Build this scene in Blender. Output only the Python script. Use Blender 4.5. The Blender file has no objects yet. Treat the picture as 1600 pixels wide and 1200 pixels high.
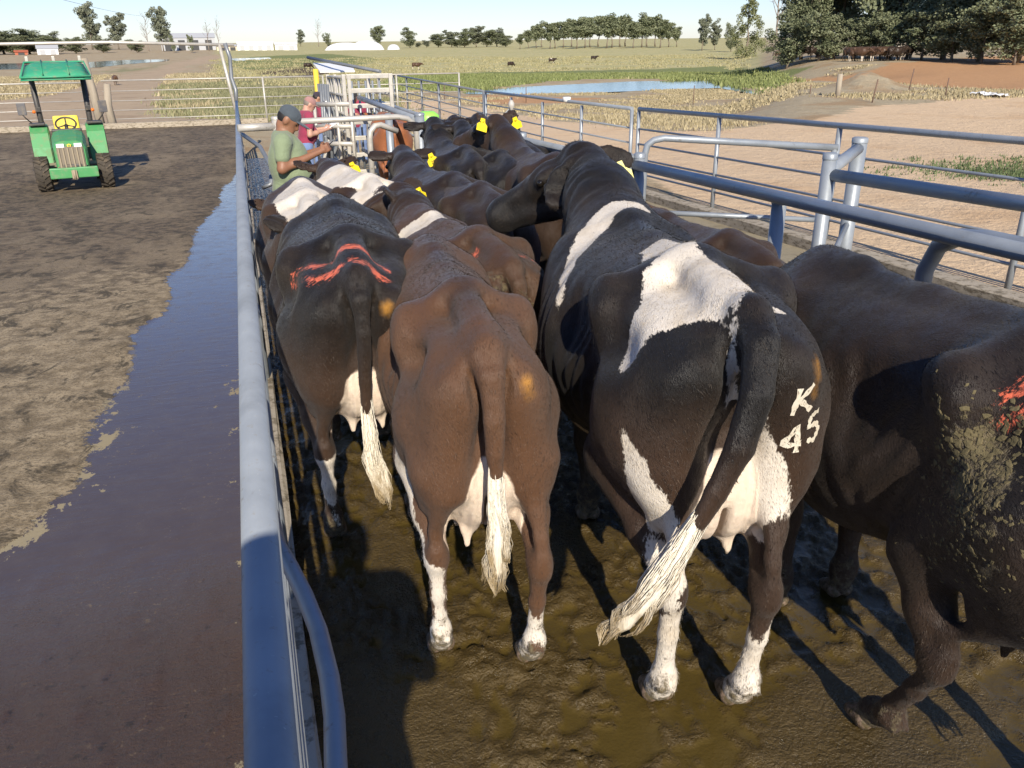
import bpy, bmesh, math, random
import numpy as np
from mathutils import Vector, Matrix, Euler
from mathutils.bvhtree import BVHTree

R = math.radians
scene = bpy.context.scene
COL = scene.collection

# ------------------------------------------------------------------ camera
LENS_PX, SLOPE = 1290.0, 0.033
cam_d = bpy.data.cameras.new('camera')
cam_d.sensor_width = 36.0
cam_d.lens = 36.0 * LENS_PX / 1600.0
cam_d.clip_start, cam_d.clip_end = 0.05, 9000
cam = bpy.data.objects.new('camera', cam_d)
COL.objects.link(cam)
CAM = Vector((0.06, 0.0, 2.1))
PITCH, YAW, ROLL = R(22.639), R(17.220), R(0.6)
_f = Vector((math.sin(YAW) * math.cos(PITCH), math.cos(YAW) * math.cos(PITCH), -math.sin(PITCH)))
_r0 = Vector((math.cos(YAW), -math.sin(YAW), 0))
_u0 = _r0.cross(_f)
_r = _r0 * math.cos(ROLL) - _u0 * math.sin(ROLL)
_u = _u0 * math.cos(ROLL) + _r0 * math.sin(ROLL)
cam.matrix_world = Matrix(((_r.x, _u.x, -_f.x, CAM.x), (_r.y, _u.y, -_f.y, CAM.y), (_r.z, _u.z, -_f.z, CAM.z), (0, 0, 0, 1)))
scene.camera = cam

# ------------------------------------------------------------------ daylight
SUN_AZ, SUN_EL = 7.5, 31.0          # shadows run this far to the right of +Y; height of the sun
world = bpy.data.worlds.new('World')
scene.world = world
world.use_nodes = True
wn = world.node_tree
wn.nodes.clear()
wo = wn.nodes.new('ShaderNodeOutputWorld')
wb = wn.nodes.new('ShaderNodeBackground')
ws = wn.nodes.new('ShaderNodeTexSky')
ws.sky_type = 'NISHITA'
ws.sun_disc = False
ws.sun_elevation = R(SUN_EL)
ws.sun_rotation = R(180 + SUN_AZ)
ws.air_density, ws.dust_density, ws.ozone_density = 1.0, 0.12, 2.8
wb.inputs['Strength'].default_value = 0.080
wt = wn.nodes.new('ShaderNodeMix'); wt.data_type = 'RGBA'; wt.blend_type = 'MULTIPLY'
wt.inputs[0].default_value = 1.0
wt.inputs[7].default_value = (0.92, 1.0, 1.33, 1)
wn.links.new(ws.outputs['Color'], wt.inputs[6])
wn.links.new(wt.outputs[2], wb.inputs['Color'])
wn.links.new(wb.outputs['Background'], wo.inputs['Surface'])
sun_d = bpy.data.lights.new('sun', 'SUN')
sun_d.energy = 5.0
sun_d.angle = R(0.5)
sun_d.color = (1.0, 0.91, 0.77)
sun = bpy.data.objects.new('sun', sun_d)
COL.objects.link(sun)
_d = Vector((math.sin(R(SUN_AZ)) * math.cos(R(SUN_EL)), math.cos(R(SUN_AZ)) * math.cos(R(SUN_EL)), -math.sin(R(SUN_EL))))
sun.rotation_euler = _d.to_track_quat('-Z', 'Y').to_euler()
sun.location = (-20, -60, 60)
vs = scene.view_settings
vs.view_transform = 'Standard'
vs.look = 'None'
vs.exposure = 0.38
vs.gamma = 1.0
vs.use_curve_mapping = False
scene.cycles.max_bounces = 6
scene.cycles.diffuse_bounces = 3
scene.cycles.glossy_bounces = 3
scene.cycles.transparent_max_bounces = 8
scene.cycles.caustics_reflective = False
scene.cycles.caustics_refractive = False
scene.cycles.use_denoising = True


# ------------------------------------------------------------------ objects
def tag(o, label=None, cat=None, group=None, kind=None):
    if label: o['label'] = label
    if cat: o['category'] = cat
    if group: o['group'] = group
    if kind: o['kind'] = kind
    return o


def empty(name, loc=(0, 0, 0), rz=0.0, label=None, cat=None, group=None):
    o = bpy.data.objects.new(name, None)
    o.empty_display_size = 0.2
    COL.objects.link(o)
    o.location = loc
    o.rotation_euler = (0, 0, rz)
    return tag(o, label, cat, group)


def link(name, me, mat=None, parent=None):
    if mat is not None and not me.materials:
        me.materials.append(mat)
    o = bpy.data.objects.new(name, me)
    COL.objects.link(o)
    if parent is not None:
        o.parent = parent
    return o


def copy_tree(o, parent=None):
    c = o.copy()
    COL.objects.link(c)
    if parent is not None:
        c.parent = parent
    for ch in list(o.children):
        copy_tree(ch, c)
    return c


def np_mesh(name, V, Q, smooth=True, attrs=None):
    V = np.asarray(V, np.float32)
    Q = np.asarray(Q, np.int32)
    n = Q.shape[1]
    me = bpy.data.meshes.new(name)
    me.vertices.add(len(V))
    me.vertices.foreach_set('co', V.ravel())
    me.loops.add(Q.size)
    me.loops.foreach_set('vertex_index', Q.ravel())
    me.polygons.add(len(Q))
    me.polygons.foreach_set('loop_start', np.arange(len(Q), dtype=np.int32) * n)
    me.polygons.foreach_set('loop_total', np.full(len(Q), n, np.int32))
    me.polygons.foreach_set('use_smooth', np.full(len(Q), bool(smooth)))
    me.update(calc_edges=True)
    me.validate()
    for k, a in (attrs or {}).items():
        at = me.attributes.new(k, 'FLOAT', 'POINT')
        at.data.foreach_set('value', np.asarray(a, np.float32).ravel())
    return me


class MB:
    """collects boxes, tubes, lathes and sheets, then links them as ONE mesh object"""
    def __init__(s): s.v, s.f, s.sm = [], [], []

    def add(s, v, f, smooth=True):
        n = len(s.v)
        s.v += [tuple(p) for p in v]
        s.f += [tuple(i + n for i in q) for q in f]
        s.sm += [smooth] * len(f)
        return s

    def box(s, c, d, M=None, bev=0.0):
        hx, hy, hz = d[0] / 2, d[1] / 2, d[2] / 2
        if bev <= 0:
            p = [Vector((x * hx, y * hy, z * hz)) for x in (-1, 1) for y in (-1, 1) for z in (-1, 1)]
            f = [(0, 1, 3, 2), (4, 6, 7, 5), (0, 4, 5, 1), (2, 3, 7, 6), (0, 2, 6, 4), (1, 5, 7, 3)]
        else:
            bm = bmesh.new()
            bmesh.ops.create_cube(bm, size=1.0, matrix=Matrix.Diagonal((d[0], d[1], d[2], 1)))
            bmesh.ops.bevel(bm, geom=bm.edges[:] + bm.verts[:], offset=bev, segments=2, profile=0.6, affect='EDGES')
            bm.verts.index_update()
            p = [v.co.copy() for v in bm.verts]
            f = [tuple(v.index for v in q.verts) for q in bm.faces]
            bm.free()
        if M is not None: p = [M @ q for q in p]
        c = Vector(c)
        return s.add([q + c for q in p], f, False)

    def tube(s, pts, r, n=10, caps=True, flat=1.0):
        pts = [Vector(p) for p in pts]
        rs = r if isinstance(r, (list, tuple)) else [r] * len(pts)
        v, f = [], []
        up = None
        for i, p in enumerate(pts):
            t = (pts[min(i + 1, len(pts) - 1)] - pts[max(i - 1, 0)]).normalized()
            if up is None:
                up = Vector((0, 0, 1)) if abs(t.z) < 0.9 else Vector((1, 0, 0))
            a = t.cross(up).normalized()
            b = a.cross(t).normalized()
            up = b
            for k in range(n):
                g = 2 * math.pi * k / n
                v.append(p + (a * math.cos(g) + b * math.sin(g) * flat) * rs[i])
        for i in range(len(pts) - 1):
            for k in range(n):
                f.append((i * n + k, i * n + (k + 1) % n, (i + 1) * n + (k + 1) % n, (i + 1) * n + k))
        s.add(v, f, True)
        if caps:
            b0 = len(s.v) - len(v)
            s.f.append(tuple(b0 + k for k in range(n)))
            s.f.append(tuple(b0 + (len(pts) - 1) * n + k for k in reversed(range(n))))
            s.sm += [False, False]
        return s

    def lathe(s, prof, M=None, n=20):
        """prof: (radius, height) pairs round local Z"""
        v, f = [], []
        for (r, h) in prof:
            for k in range(n):
                g = 2 * math.pi * k / n
                v.append(Vector((r * math.cos(g), r * math.sin(g), h)))
        for i in range(len(prof) - 1):
            for k in range(n):
                f.append((i * n + k, i * n + (k + 1) % n, (i + 1) * n + (k + 1) % n, (i + 1) * n + k))
        if M is not None: v = [M @ q for q in v]
        return s.add(v, f, True)

    def prism(s, poly, a, b, axis='x'):
        """polygon in the plane across the axis, extruded from a to b"""
        def pt(t, p, q): return {'x': (t, p, q), 'y': (p, t, q), 'z': (p, q, t)}[axis]
        n = len(poly)
        v = [pt(a, *p) for p in poly] + [pt(b, *p) for p in poly]
        f = [tuple(range(n)), tuple(reversed(range(n, 2 * n)))] + [(i, i + n, (i + 1) % n + n, (i + 1) % n) for i in range(n)]
        return s.add(v, f, False)

    def mesh(s, name):
        me = bpy.data.meshes.new(name)
        me.from_pydata(s.v, [], s.f)
        me.polygons.foreach_set('use_smooth', s.sm)
        bm = bmesh.new(); bm.from_mesh(me)
        bmesh.ops.recalc_face_normals(bm, faces=bm.faces)
        bm.to_mesh(me); bm.free()
        me.update()
        return me

    def build(s, name, mat, parent=None):
        return link(name, s.mesh(name), mat, parent)


# ------------------------------------------------------------------ numpy noise
def _hash(i, j, k, seed):
    h = (i.astype(np.int64) * 374761393 + j.astype(np.int64) * 668265263 + k.astype(np.int64) * 2147483647 + seed * 974711) & 0xFFFFFFFF
    h = ((h ^ (h >> 13)) * 1274126177) & 0xFFFFFFFF
    h = h ^ (h >> 16)
    return (h & 0xFFFF).astype(np.float32) / 65535.0


def vnoise(x, y, z, seed=0):
    x, y, z = np.broadcast_arrays(np.asarray(x, np.float64), y, z)
    i, j, k = np.floor(x), np.floor(y), np.floor(z)
    u, v, w = x - i, y - j, z - k
    u, v, w = u * u * (3 - 2 * u), v * v * (3 - 2 * v), w * w * (3 - 2 * w)
    r = 0
    for a in (0, 1):
        for b in (0, 1):
            for c in (0, 1):
                r = r + _hash(i + a, j + b, k + c, seed) * (u if a else 1 - u) * (v if b else 1 - v) * (w if c else 1 - w)
    return r * 2 - 1


def fbm(x, y, z=0.0, oct=4, seed=0):
    s, a, t = 0, 1.0, 0
    for o in range(oct):
        s = s + a * vnoise(np.asarray(x) * 2 ** o, np.asarray(y) * 2 ** o, np.asarray(z) * 2 ** o + 7.3 * o, seed + o)
        t += a
        a *= 0.5
    return s / t


def sstep(a, b, x):
    t = np.clip((x - a) / (b - a), 0, 1)
    return t * t * (3 - 2 * t)


def poly_sdf(px, py, poly):
    """signed distance to a closed polygon, negative inside"""
    px, py = np.asarray(px, np.float64), np.asarray(py, np.float64)
    d = np.full(px.shape, 1e9)
    ins = np.zeros(px.shape, bool)
    n = len(poly)
    for i in range(n):
        ax, ay = poly[i]
        bx, by = poly[(i + 1) % n]
        ex, ey = bx - ax, by - ay
        t = np.clip(((px - ax) * ex + (py - ay) * ey) / (ex * ex + ey * ey + 1e-12), 0, 1)
        d = np.minimum(d, np.hypot(px - ax - t * ex, py - ay - t * ey))
        if ay != by:
            ins ^= ((ay > py) != (by > py)) & (px < (bx - ax) * (py - ay) / (by - ay) + ax)
    return np.where(ins, -d, d)


# ------------------------------------------------------------------ implicit bodies
class SDF:
    """a body grown as one continuous surface: blended tapered limbs and ellipsoids, polygonised by surface nets"""
    def __init__(s, lo, hi, res):
        s.lo, s.res = np.array(lo, np.float32), res
        s.n = [int(math.ceil((hi[i] - lo[i]) / res)) + 1 for i in range(3)]
        s.F = np.full(s.n, 0.5, np.float32)
        s.ax = [s.lo[i] + res * np.arange(s.n[i], dtype=np.float32) for i in range(3)]

    def _win(s, lo, hi):
        sl, co = [], []
        for i in range(3):
            a = max(0, int((lo[i] - s.lo[i]) / s.res) - 1)
            b = min(s.n[i], int((hi[i] - s.lo[i]) / s.res) + 3)
            if b <= a: return None, None
            sl.append(slice(a, b))
            sh = [1, 1, 1]; sh[i] = b - a
            co.append(s.ax[i][a:b].reshape(sh))
        return tuple(sl), co

    def _mix(s, sl, d, k, sub):
        a = s.F[sl]
        if sub:
            d = -d
            h = np.clip(0.5 + 0.5 * (d - a) / k, 0, 1)
            s.F[sl] = a + (d - a) * h + k * h * (1 - h)
        else:
            h = np.clip(0.5 + 0.5 * (d - a) / k, 0, 1)
            s.F[sl] = d + (a - d) * h - k * h * (1 - h)

    def cap(s, a, b, ra, rb, k=0.03, sub=False):
        a, b = np.array(a, np.float32), np.array(b, np.float32)
        m = max(ra, rb) + k + 0.03
        sl, co = s._win(np.minimum(a, b) - m, np.maximum(a, b) + m)
        if sl is None: return s
        e = b - a
        X, Y, Z = co[0] - a[0], co[1] - a[1], co[2] - a[2]
        t = np.clip((X * e[0] + Y * e[1] + Z * e[2]) / (float(e @ e) + 1e-9), 0, 1)
        d = np.sqrt((X - t * e[0]) ** 2 + (Y - t * e[1]) ** 2 + (Z - t * e[2]) ** 2) - (ra + (rb - ra) * t)
        s._mix(sl, d, k, sub)
        return s

    def chain(s, pts, k=0.03):
        """pts: (x, y, z, r)"""
        for p, q in zip(pts[:-1], pts[1:]):
            s.cap(p[:3], q[:3], p[3], q[3], k)
        return s

    def ell(s, c, r, k=0.05, M=None, sub=False):
        c, r = np.array(c, np.float32), np.array(r, np.float32)
        m = float(r.max()) + k + 0.03
        ext = np.full(3, m) if M is not None else r + k + 0.03
        sl, co = s._win(c - ext, c + ext)
        if sl is None: return s
        X, Y, Z = co[0] - c[0], co[1] - c[1], co[2] - c[2]
        if M is not None:      # rows of M are the local axes
            M = np.array(M, np.float32)
            X, Y, Z = (M[i][0] * X + M[i][1] * Y + M[i][2] * Z for i in range(3))
        k0 = np.sqrt((X / r[0]) ** 2 + (Y / r[1]) ** 2 + (Z / r[2]) ** 2)
        k1 = np.sqrt((X / r[0] ** 2) ** 2 + (Y / r[1] ** 2) ** 2 + (Z / r[2] ** 2) ** 2) + 1e-6
        s._mix(sl, k0 * (k0 - 1) / k1, k, sub)
        return s

    def loft(s, st, k=0.05):
        """st rows: y, top, bottom, half width, level of greatest width"""
        st = np.array(st, np.float32)
        y = s.ax[1]
        yc = np.clip(y, st[0, 0], st[-1, 0])
        fine = np.linspace(st[0, 0], st[-1, 0], 200)
        ker = np.hanning(25); ker /= ker.sum()
        pr = []
        for c in range(1, 5):
            q = np.interp(fine, st[:, 0], st[:, c])
            q = np.convolve(np.pad(q, 12, mode='edge'), ker, mode='valid')
            pr.append(np.interp(yc, fine, q).astype(np.float32).reshape(1, -1, 1))
        top, bot, w, zm = pr
        X = np.abs(s.ax[0].reshape(-1, 1, 1)); Z = s.ax[2].reshape(1, 1, -1)
        v = Z - zm
        hh = np.where(v > 0, top - zm, zm - bot)
        k0 = np.sqrt((X / w) ** 2 + (v / hh) ** 2)
        k1 = np.sqrt((X / w ** 2) ** 2 + (v / hh ** 2) ** 2) + 1e-6
        d = np.maximum(k0 * (k0 - 1) / k1, -0.3)
        d = d + np.abs(y - yc).reshape(1, -1, 1)
        s._mix((slice(None),) * 3, np.minimum(d, 0.5).astype(np.float32), k, False)
        return s

    def field(s, P):
        q = (np.asarray(P) - s.lo) / s.res
        i = np.clip(np.round(q).astype(int), 0, np.array(s.n) - 1)
        return s.F[i[:, 0], i[:, 1], i[:, 2]]

    def mesh(s, smooth=1):
        F, S = s.F, s.F < 0
        u = S.astype(np.uint8)
        c = (u[:-1, :-1, :-1] + u[1:, :-1, :-1] + u[:-1, 1:, :-1] + u[1:, 1:, :-1] +
             u[:-1, :-1, 1:] + u[1:, :-1, 1:] + u[:-1, 1:, 1:] + u[1:, 1:, 1:])
        act = (c > 0) & (c < 8)
        I = np.argwhere(act)
        ids = np.full(act.shape, -1, np.int32)
        ids[act] = np.arange(len(I))
        cor = [(a, b, d) for a in (0, 1) for b in (0, 1) for d in (0, 1)]
        val = {q: F[I[:, 0] + q[0], I[:, 1] + q[1], I[:, 2] + q[2]] for q in cor}
        P = np.zeros((len(I), 3)); N = np.zeros(len(I))
        for q in cor:
            for ax in range(3):
                if q[ax]: continue
                q2 = list(q); q2[ax] = 1; q2 = tuple(q2)
                a, b = val[q], val[q2]
                m = (a < 0) != (b < 0)
                t = np.where(m, a / np.where(a == b, 1, a - b), 0)
                for i in range(3):
                    P[:, i] += np.where(m, q[i] + (t if i == ax else 0), 0)
                N += m
        P /= np.maximum(N, 1)[:, None]
        V = s.lo + (I + P) * s.res
        quads = []
        for ax in range(3):
            o1, o2 = (ax + 1) % 3, (ax + 2) % 3
            A = np.moveaxis(S, (ax, o1, o2), (0, 1, 2))
            D = np.moveaxis(ids, (ax, o1, o2), (0, 1, 2))
            E = A[:-1, 1:-1, 1:-1] != A[1:, 1:-1, 1:-1]
            e = np.argwhere(E)
            if not len(e): continue
            i, j, k = e[:, 0], e[:, 1] + 1, e[:, 2] + 1
            q = np.stack([D[i, j - 1, k - 1], D[i, j, k - 1], D[i, j, k], D[i, j - 1, k]], 1)
            fl = ~A[i, j, k]
            q[fl] = q[fl][:, ::-1]
            quads.append(q)
        Q = np.concatenate(quads)
        Q = Q[(Q >= 0).all(1)]
        for _ in range(smooth):
            e = np.concatenate([Q[:, [0, 1]], Q[:, [1, 2]], Q[:, [2, 3]], Q[:, [3, 0]]])
            cnt = np.bincount(e[:, 0], minlength=len(V)) + np.bincount(e[:, 1], minlength=len(V))
            acc = np.stack([np.bincount(e[:, 0], V[e[:, 1], i], len(V)) + np.bincount(e[:, 1], V[e[:, 0], i], len(V)) for i in range(3)], 1)
            V = V * 0.45 + 0.55 * acc / np.maximum(cnt, 1)[:, None]
        return V, Q


# ------------------------------------------------------------------ materials
class Mat:
    def __init__(s, name, color=(0.5, 0.5, 0.5), rough=0.6, metal=0.0, spec=0.5):
        s.m = bpy.data.materials.new(name)
        s.m.use_nodes = True
        s.t = s.m.node_tree
        s.b = s.t.nodes['Principled BSDF']
        s.set('Base Color', color); s.set('Roughness', rough); s.set('Metallic', metal); s.set('Specular IOR Level', spec)
        s._co = None

    def set(s, k, v):
        i = s.b.inputs[k]
        if isinstance(v, (tuple, list)):
            i.default_value = tuple(v) + ((1,) if len(v) == 3 else ())
        elif isinstance(v, bpy.types.NodeSocket):
            s.t.links.new(v, i)
        else:
            i.default_value = v
        return s

    def n(s, kind, **kw):
        return s.t.nodes.new(kind)

    def put(s, sock, v):
        if isinstance(v, bpy.types.NodeSocket): s.t.links.new(v, sock)
        elif isinstance(v, (tuple, list)): sock.default_value = tuple(v) + ((1,) if len(v) == 3 and len(sock.default_value) == 4 else ())
        else: sock.default_value = v

    def co(s, which='Object'):
        if s._co is None: s._co = s.n('ShaderNodeTexCoord')
        return s._co.outputs[which]

    def pos(s):
        return s.n('ShaderNodeNewGeometry').outputs['Position']

    def attr(s, name):
        a = s.n('ShaderNodeAttribute'); a.attribute_name = name
        return a.outputs['Fac']

    def noise(s, scale=5, detail=4, rough=0.55, vec=None, stretch=None, dist=0.0):
        t = s.n('ShaderNodeTexNoise')
        v = vec if vec is not None else s.co()
        if stretch is not None:
            mp = s.n('ShaderNodeMapping'); s.put(mp.inputs['Vector'], v); mp.inputs['Scale'].default_value = stretch; v = mp.outputs['Vector']
        s.put(t.inputs['Vector'], v)
        t.inputs['Scale'].default_value = scale; t.inputs['Detail'].default_value = detail
        t.inputs['Roughness'].default_value = rough; t.inputs['Distortion'].default_value = dist
        return t.outputs['Fac']

    def voro(s, scale=5, vec=None, feature='F1', out='Distance', rand=1.0):
        t = s.n('ShaderNodeTexVoronoi'); t.feature = feature
        s.put(t.inputs['Vector'], vec if vec is not None else s.co())
        t.inputs['Scale'].default_value = scale; t.inputs['Randomness'].default_value = rand
        return t.outputs[out]

    def math(s, op, a, b=0.0, c=None, clamp=False):
        m = s.n('ShaderNodeMath'); m.operation = op; m.use_clamp = clamp
        s.put(m.inputs[0], a); s.put(m.inputs[1], b)
        if c is not None: s.put(m.inputs[2], c)
        return m.outputs[0]

    def ramp(s, f, a, b, lo=0.0, hi=1.0):
        m = s.n('ShaderNodeMapRange'); m.interpolation_type = 'SMOOTHSTEP'
        s.put(m.inputs['Value'], f)
        m.inputs['From Min'].default_value, m.inputs['From Max'].default_value = a, b
        m.inputs['To Min'].default_value, m.inputs['To Max'].default_value = lo, hi
        return m.outputs['Result']

    def mix(s, f, a, b, mode='MIX'):
        m = s.n('ShaderNodeMix'); m.data_type = 'RGBA'; m.blend_type = mode
        s.put(m.inputs[0], f)
        for sock, v in ((m.inputs[6], a), (m.inputs[7], b)):
            if isinstance(v, (tuple, list)): sock.default_value = tuple(v)[:3] + (1,)
            else: s.t.links.new(v, sock)
        return m.outputs[2]

    def bump(s, h, strength=0.3, dist=0.01, normal=None):
        b = s.n('ShaderNodeBump')
        s.put(b.inputs['Strength'], strength); b.inputs['Distance'].default_value = dist
        s.put(b.inputs['Height'], h)
        if normal is not None: s.put(b.inputs['Normal'], normal)
        s.t.links.new(b.outputs['Normal'], s.b.inputs['Normal'])
        return b.outputs['Normal']


def floor_z(x, y):
    return -SLOPE * y
# ------------------------------------------------------------------ lie of the land
CF, CR_, CU = np.array(_f), np.array(_r), np.array(_u)


def az_of(col):
    return YAW + math.atan((col - 800) / 1398.0)


_DL = [0, 20, 33, 58, 90, 157, 212, 400, 800, 4000]
_ZL = [0, 0, -.14, -1.54, -1.94, -2.85, -3.25, -2.85, -1.3, 0.8]
_DR = [0, 20, 35, 60, 88, 120, 300, 4000]
_ZR = [0, 0, -.05, -.10, -.05, 0.25, 0.1, 0.8]
POND_Z, LPOND_Z, SPOND_Z = -2.65, -3.72, -3.55
_ponds = []


def base_z(x, y):
    x, y = np.asarray(x, float), np.asarray(y, float)
    d = np.hypot(x, y)
    a = np.arctan2(x, np.maximum(y, 0.01))
    w = sstep(az_of(1140), az_of(1290), a)
    return -SLOPE * np.clip(y, -6, 20) + np.interp(d, _DL, _ZL) * (1 - w) + np.interp(d, _DR, _ZR) * w


def terrain_z(x, y):
    x, y = np.asarray(x, float), np.asarray(y, float)
    z = base_z(x, y)
    d = np.hypot(x, y)
    z = z + fbm(x / 9, y / 9, 0.0, 4, 3) * 0.22 * sstep(22, 60, d) + fbm(x / 60, y / 60, 0, 3, 8) * 0.5 * sstep(60, 200, d) * sstep(1500, 600, d)
    for poly, pz in _ponds:
        s = poly_sdf(x, y, poly)
        t = sstep(14.0, 0.5, s)
        z = z * (1 - t) + (pz + 0.03) * t
        z = np.where((s > 0) & (s < 9), np.maximum(z, pz + 0.03), z) - 0.35 * sstep(0.4, -1.5, s)
    inner = (1 - sstep(6.3, 6.6, x)) * (1 - sstep(33.2, 34.5, y)) * sstep(-60, -45, x)
    return z - 0.12 * inner


def G(px, py):
    """the point of open ground seen at a pixel of the 1600 x 1200 photograph"""
    d = CF + CR_ * (px - 800) / LENS_PX + CU * (600 - py) / LENS_PX
    t = np.geomspace(3, 4000, 900)
    X, Y, Z = CAM.x + d[0] * t, CAM.y + d[1] * t, CAM.z + d[2] * t
    h = np.where(Z < base_z(X, Y))[0]
    i = h[0] if len(h) else len(t) - 1
    return float(X[i]), float(Y[i])


def GP(*pts):
    return [G(*p) for p in pts]


_main = GP((715, 144), (760, 139), (850, 135), (980, 130), (1100, 128), (1200, 129), (1192, 133), (1120, 137), (1020, 140), (900, 144), (800, 145))
_left = GP((-200, 108), (-100, 103), (0, 99), (130, 97), (200, 93), (262, 92), (262, 95), (200, 100), (150, 106), (60, 107), (-60, 112))
_small = GP((355, 92), (420, 90), (425, 93), (370, 96))
_ponds += [(_main, POND_Z), (_left, LPOND_Z), (_small, SPOND_Z)]
z_sand = [(6.4, -8)] + GP((560, 152), (700, 158), (770, 168), (860, 186), (960, 200), (1060, 208), (1150, 202), (1250, 184), (1350, 166), (1500, 158), (1700, 152)) + [(90, 20), (60, -8)]
z_bank = GP((1225, 112), (1330, 108), (1420, 97), (1500, 90), (1700, 78), (1700, 148), (1480, 140), (1400, 132), (1260, 126))
z_bank2 = GP((690, 152), (760, 147), (880, 150), (960, 152), (900, 160), (760, 165))
z_mound = GP((1310, 140), (1330, 131), (1370, 130), (1395, 140))
z_green = GP((560, 142), (640, 120), (760, 112), (950, 108), (1130, 104), (1260, 108), (1310, 117), (1240, 128), (1190, 127), (980, 123), (850, 130), (720, 142))
z_green2 = GP((335, 102), (380, 89), (520, 84), (610, 92), (560, 106), (480, 108), (420, 113))
z_weed = GP((250, 122), (300, 116), (360, 120), (460, 128), (500, 150), (520, 190), (250, 178))
z_lgrass = GP((140, 112), (200, 106), (260, 98), (300, 92), (320, 93), (270, 104), (200, 113))
z_track = [(-45, 34)] + GP((-250, 192), (-100, 174), (0, 160), (70, 150), (120, 138), (175, 121), (250, 102), (330, 86), (348, 84), (345, 92), (300, 104), (262, 122), (248, 178), (520, 196)) + [(6, 34)]
z_mud = GP((395, 108), (470, 104), (520, 112), (500, 122), (430, 122))

g = []
ang = np.concatenate([np.linspace(-math.pi, -1.25, 60, endpoint=False), np.linspace(-1.25, 1.35, 560, endpoint=False), np.linspace(1.35, math.pi, 50)])
rad = np.concatenate([[0.6], np.geomspace(3.0, 4200, 165)])
AA, RR = np.meshgrid(ang, rad, indexing='ij')
gx, gy = np.sin(AA) * RR, np.cos(AA) * RR
gz = terrain_z(gx, gy)
# the heap of earth by the timber post
gz = gz + 0.9 * sstep(1.5, -1.5, poly_sdf(gx, gy, z_mound)) * (0.8 + 0.4 * fbm(gx, gy, 0, 3, 4))
na, nr_ = AA.shape
ii, jj = np.meshgrid(np.arange(na - 1), np.arange(nr_ - 1), indexing='ij')
gq = np.stack([ii * nr_ + jj, ii * nr_ + jj + 1, (ii + 1) * nr_ + jj + 1, (ii + 1) * nr_ + jj], -1).reshape(-1, 4)
dd = np.hypot(gx, gy)
wob = fbm(gx / 4, gy / 4, 0, 4, 11) * np.clip(dd * 0.05, 0.4, 6)
zone = lambda p, e=0.03: sstep(1, -1, (poly_sdf(gx, gy, p) + wob) / np.clip(dd * e, 0.3, 8))
att = dict(sand=np.clip(zone(z_sand) * 1.0, 0, 1), bank=np.maximum(np.maximum(zone(z_bank), zone(z_bank2) * 0.8), zone(z_mound)),
           green=np.clip(zone(z_green) + zone(z_green2) * 0.75, 0, 1), weed=np.clip(zone(z_weed) * 0.9 + zone(z_lgrass) * 0.7, 0, 1),
           track=zone(z_track), mudz=zone(z_mud))
far = sstep(95, 150, dd) * (1 - sstep(az_of(1150), az_of(1250), AA))
att['field'] = far * sstep(az_of(300), az_of(380), AA)
m = Mat('open_ground', rough=0.95, spec=0.15)
P_ = m.pos()
n1, n2, n3 = m.noise(0.35, 5, 0.6, P_), m.noise(2.2, 5, 0.65, P_), m.noise(14, 5, 0.7, P_)
nb = m.noise(0.06, 4, 0.6, P_, stretch=(1, 3, 1))
dry = m.mix(n2, (0.31, 0.25, 0.16), (0.54, 0.45, 0.30))
dry = m.mix(m.ramp(n1, 0.45, 0.65), dry, (0.37, 0.26, 0.15))
dry = m.mix(m.ramp(n3, 0.5, 0.7, 0, 0.5), dry, (0.17, 0.15, 0.08))
fld = m.mix(nb, (0.55, 0.48, 0.25), (0.38, 0.37, 0.155))
fld = m.mix(m.ramp(n1, 0.42, 0.7, 0, 0.6), fld, (0.58, 0.48, 0.28))
fld = m.mix(m.ramp(m.noise(0.9, 6, 0.75, P_, stretch=(1, 2, 1)), 0.5, 0.62, 0, 0.7), fld, (0.30, 0.26, 0.13))
fld = m.mix(m.ramp(m.noise(0.13, 5, 0.7, P_, stretch=(1, 3, 1)), 0.52, 0.64, 0, 0.7), fld, (0.26, 0.29, 0.12))
sand = m.mix(n2, (0.64, 0.465, 0.285), (0.71, 0.53, 0.345))
sand = m.mix(m.ramp(n1, 0.5, 0.72, 0, 0.7), sand, (0.56, 0.37, 0.205))
sand = m.mix(m.ramp(n3, 0.56, 0.75, 0, 0.35), sand, (0.44, 0.30, 0.17))
bank = m.mix(n2, (0.42, 0.22, 0.10), (0.56, 0.34, 0.18))
grn = m.mix(n2, (0.14, 0.17, 0.055), (0.28, 0.29, 0.12))
wd = m.mix(n2, (0.20, 0.20, 0.10), (0.33, 0.30, 0.16))
trk = m.mix(n2, (0.40, 0.30, 0.195), (0.50, 0.385, 0.26))
trk = m.mix(m.ramp(n1, 0.5, 0.7, 0, 0.7), trk, (0.31, 0.225, 0.145))
mz = lambda a: m.ramp(m.math('ADD', m.attr(a), m.math('MULTIPLY', m.math('SUBTRACT', n2, 0.5), 0.9)), 0.35, 0.65)
col = m.mix(mz('field'), dry, fld)
for a, c in (('weed', wd), ('green', grn), ('bank', bank), ('track', trk), ('sand', sand), ('mudz', (0.13, 0.095, 0.06))):
    col = m.mix(mz(a), col, c)
m.set('Base Color', col)
m.bump(m.math('ADD', m.math('MULTIPLY', n3, 0.4), n2), 0.8, 0.12)
GROUND = link('ground', np_mesh('ground', np.stack([gx, gy, gz], -1).reshape(-1, 3), gq, True, {k: v.ravel() for k, v in att.items()}), m.m)
tag(GROUND, 'dry grass flat with bare orange dirt and green patches round the ponds', kind='structure')

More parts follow.
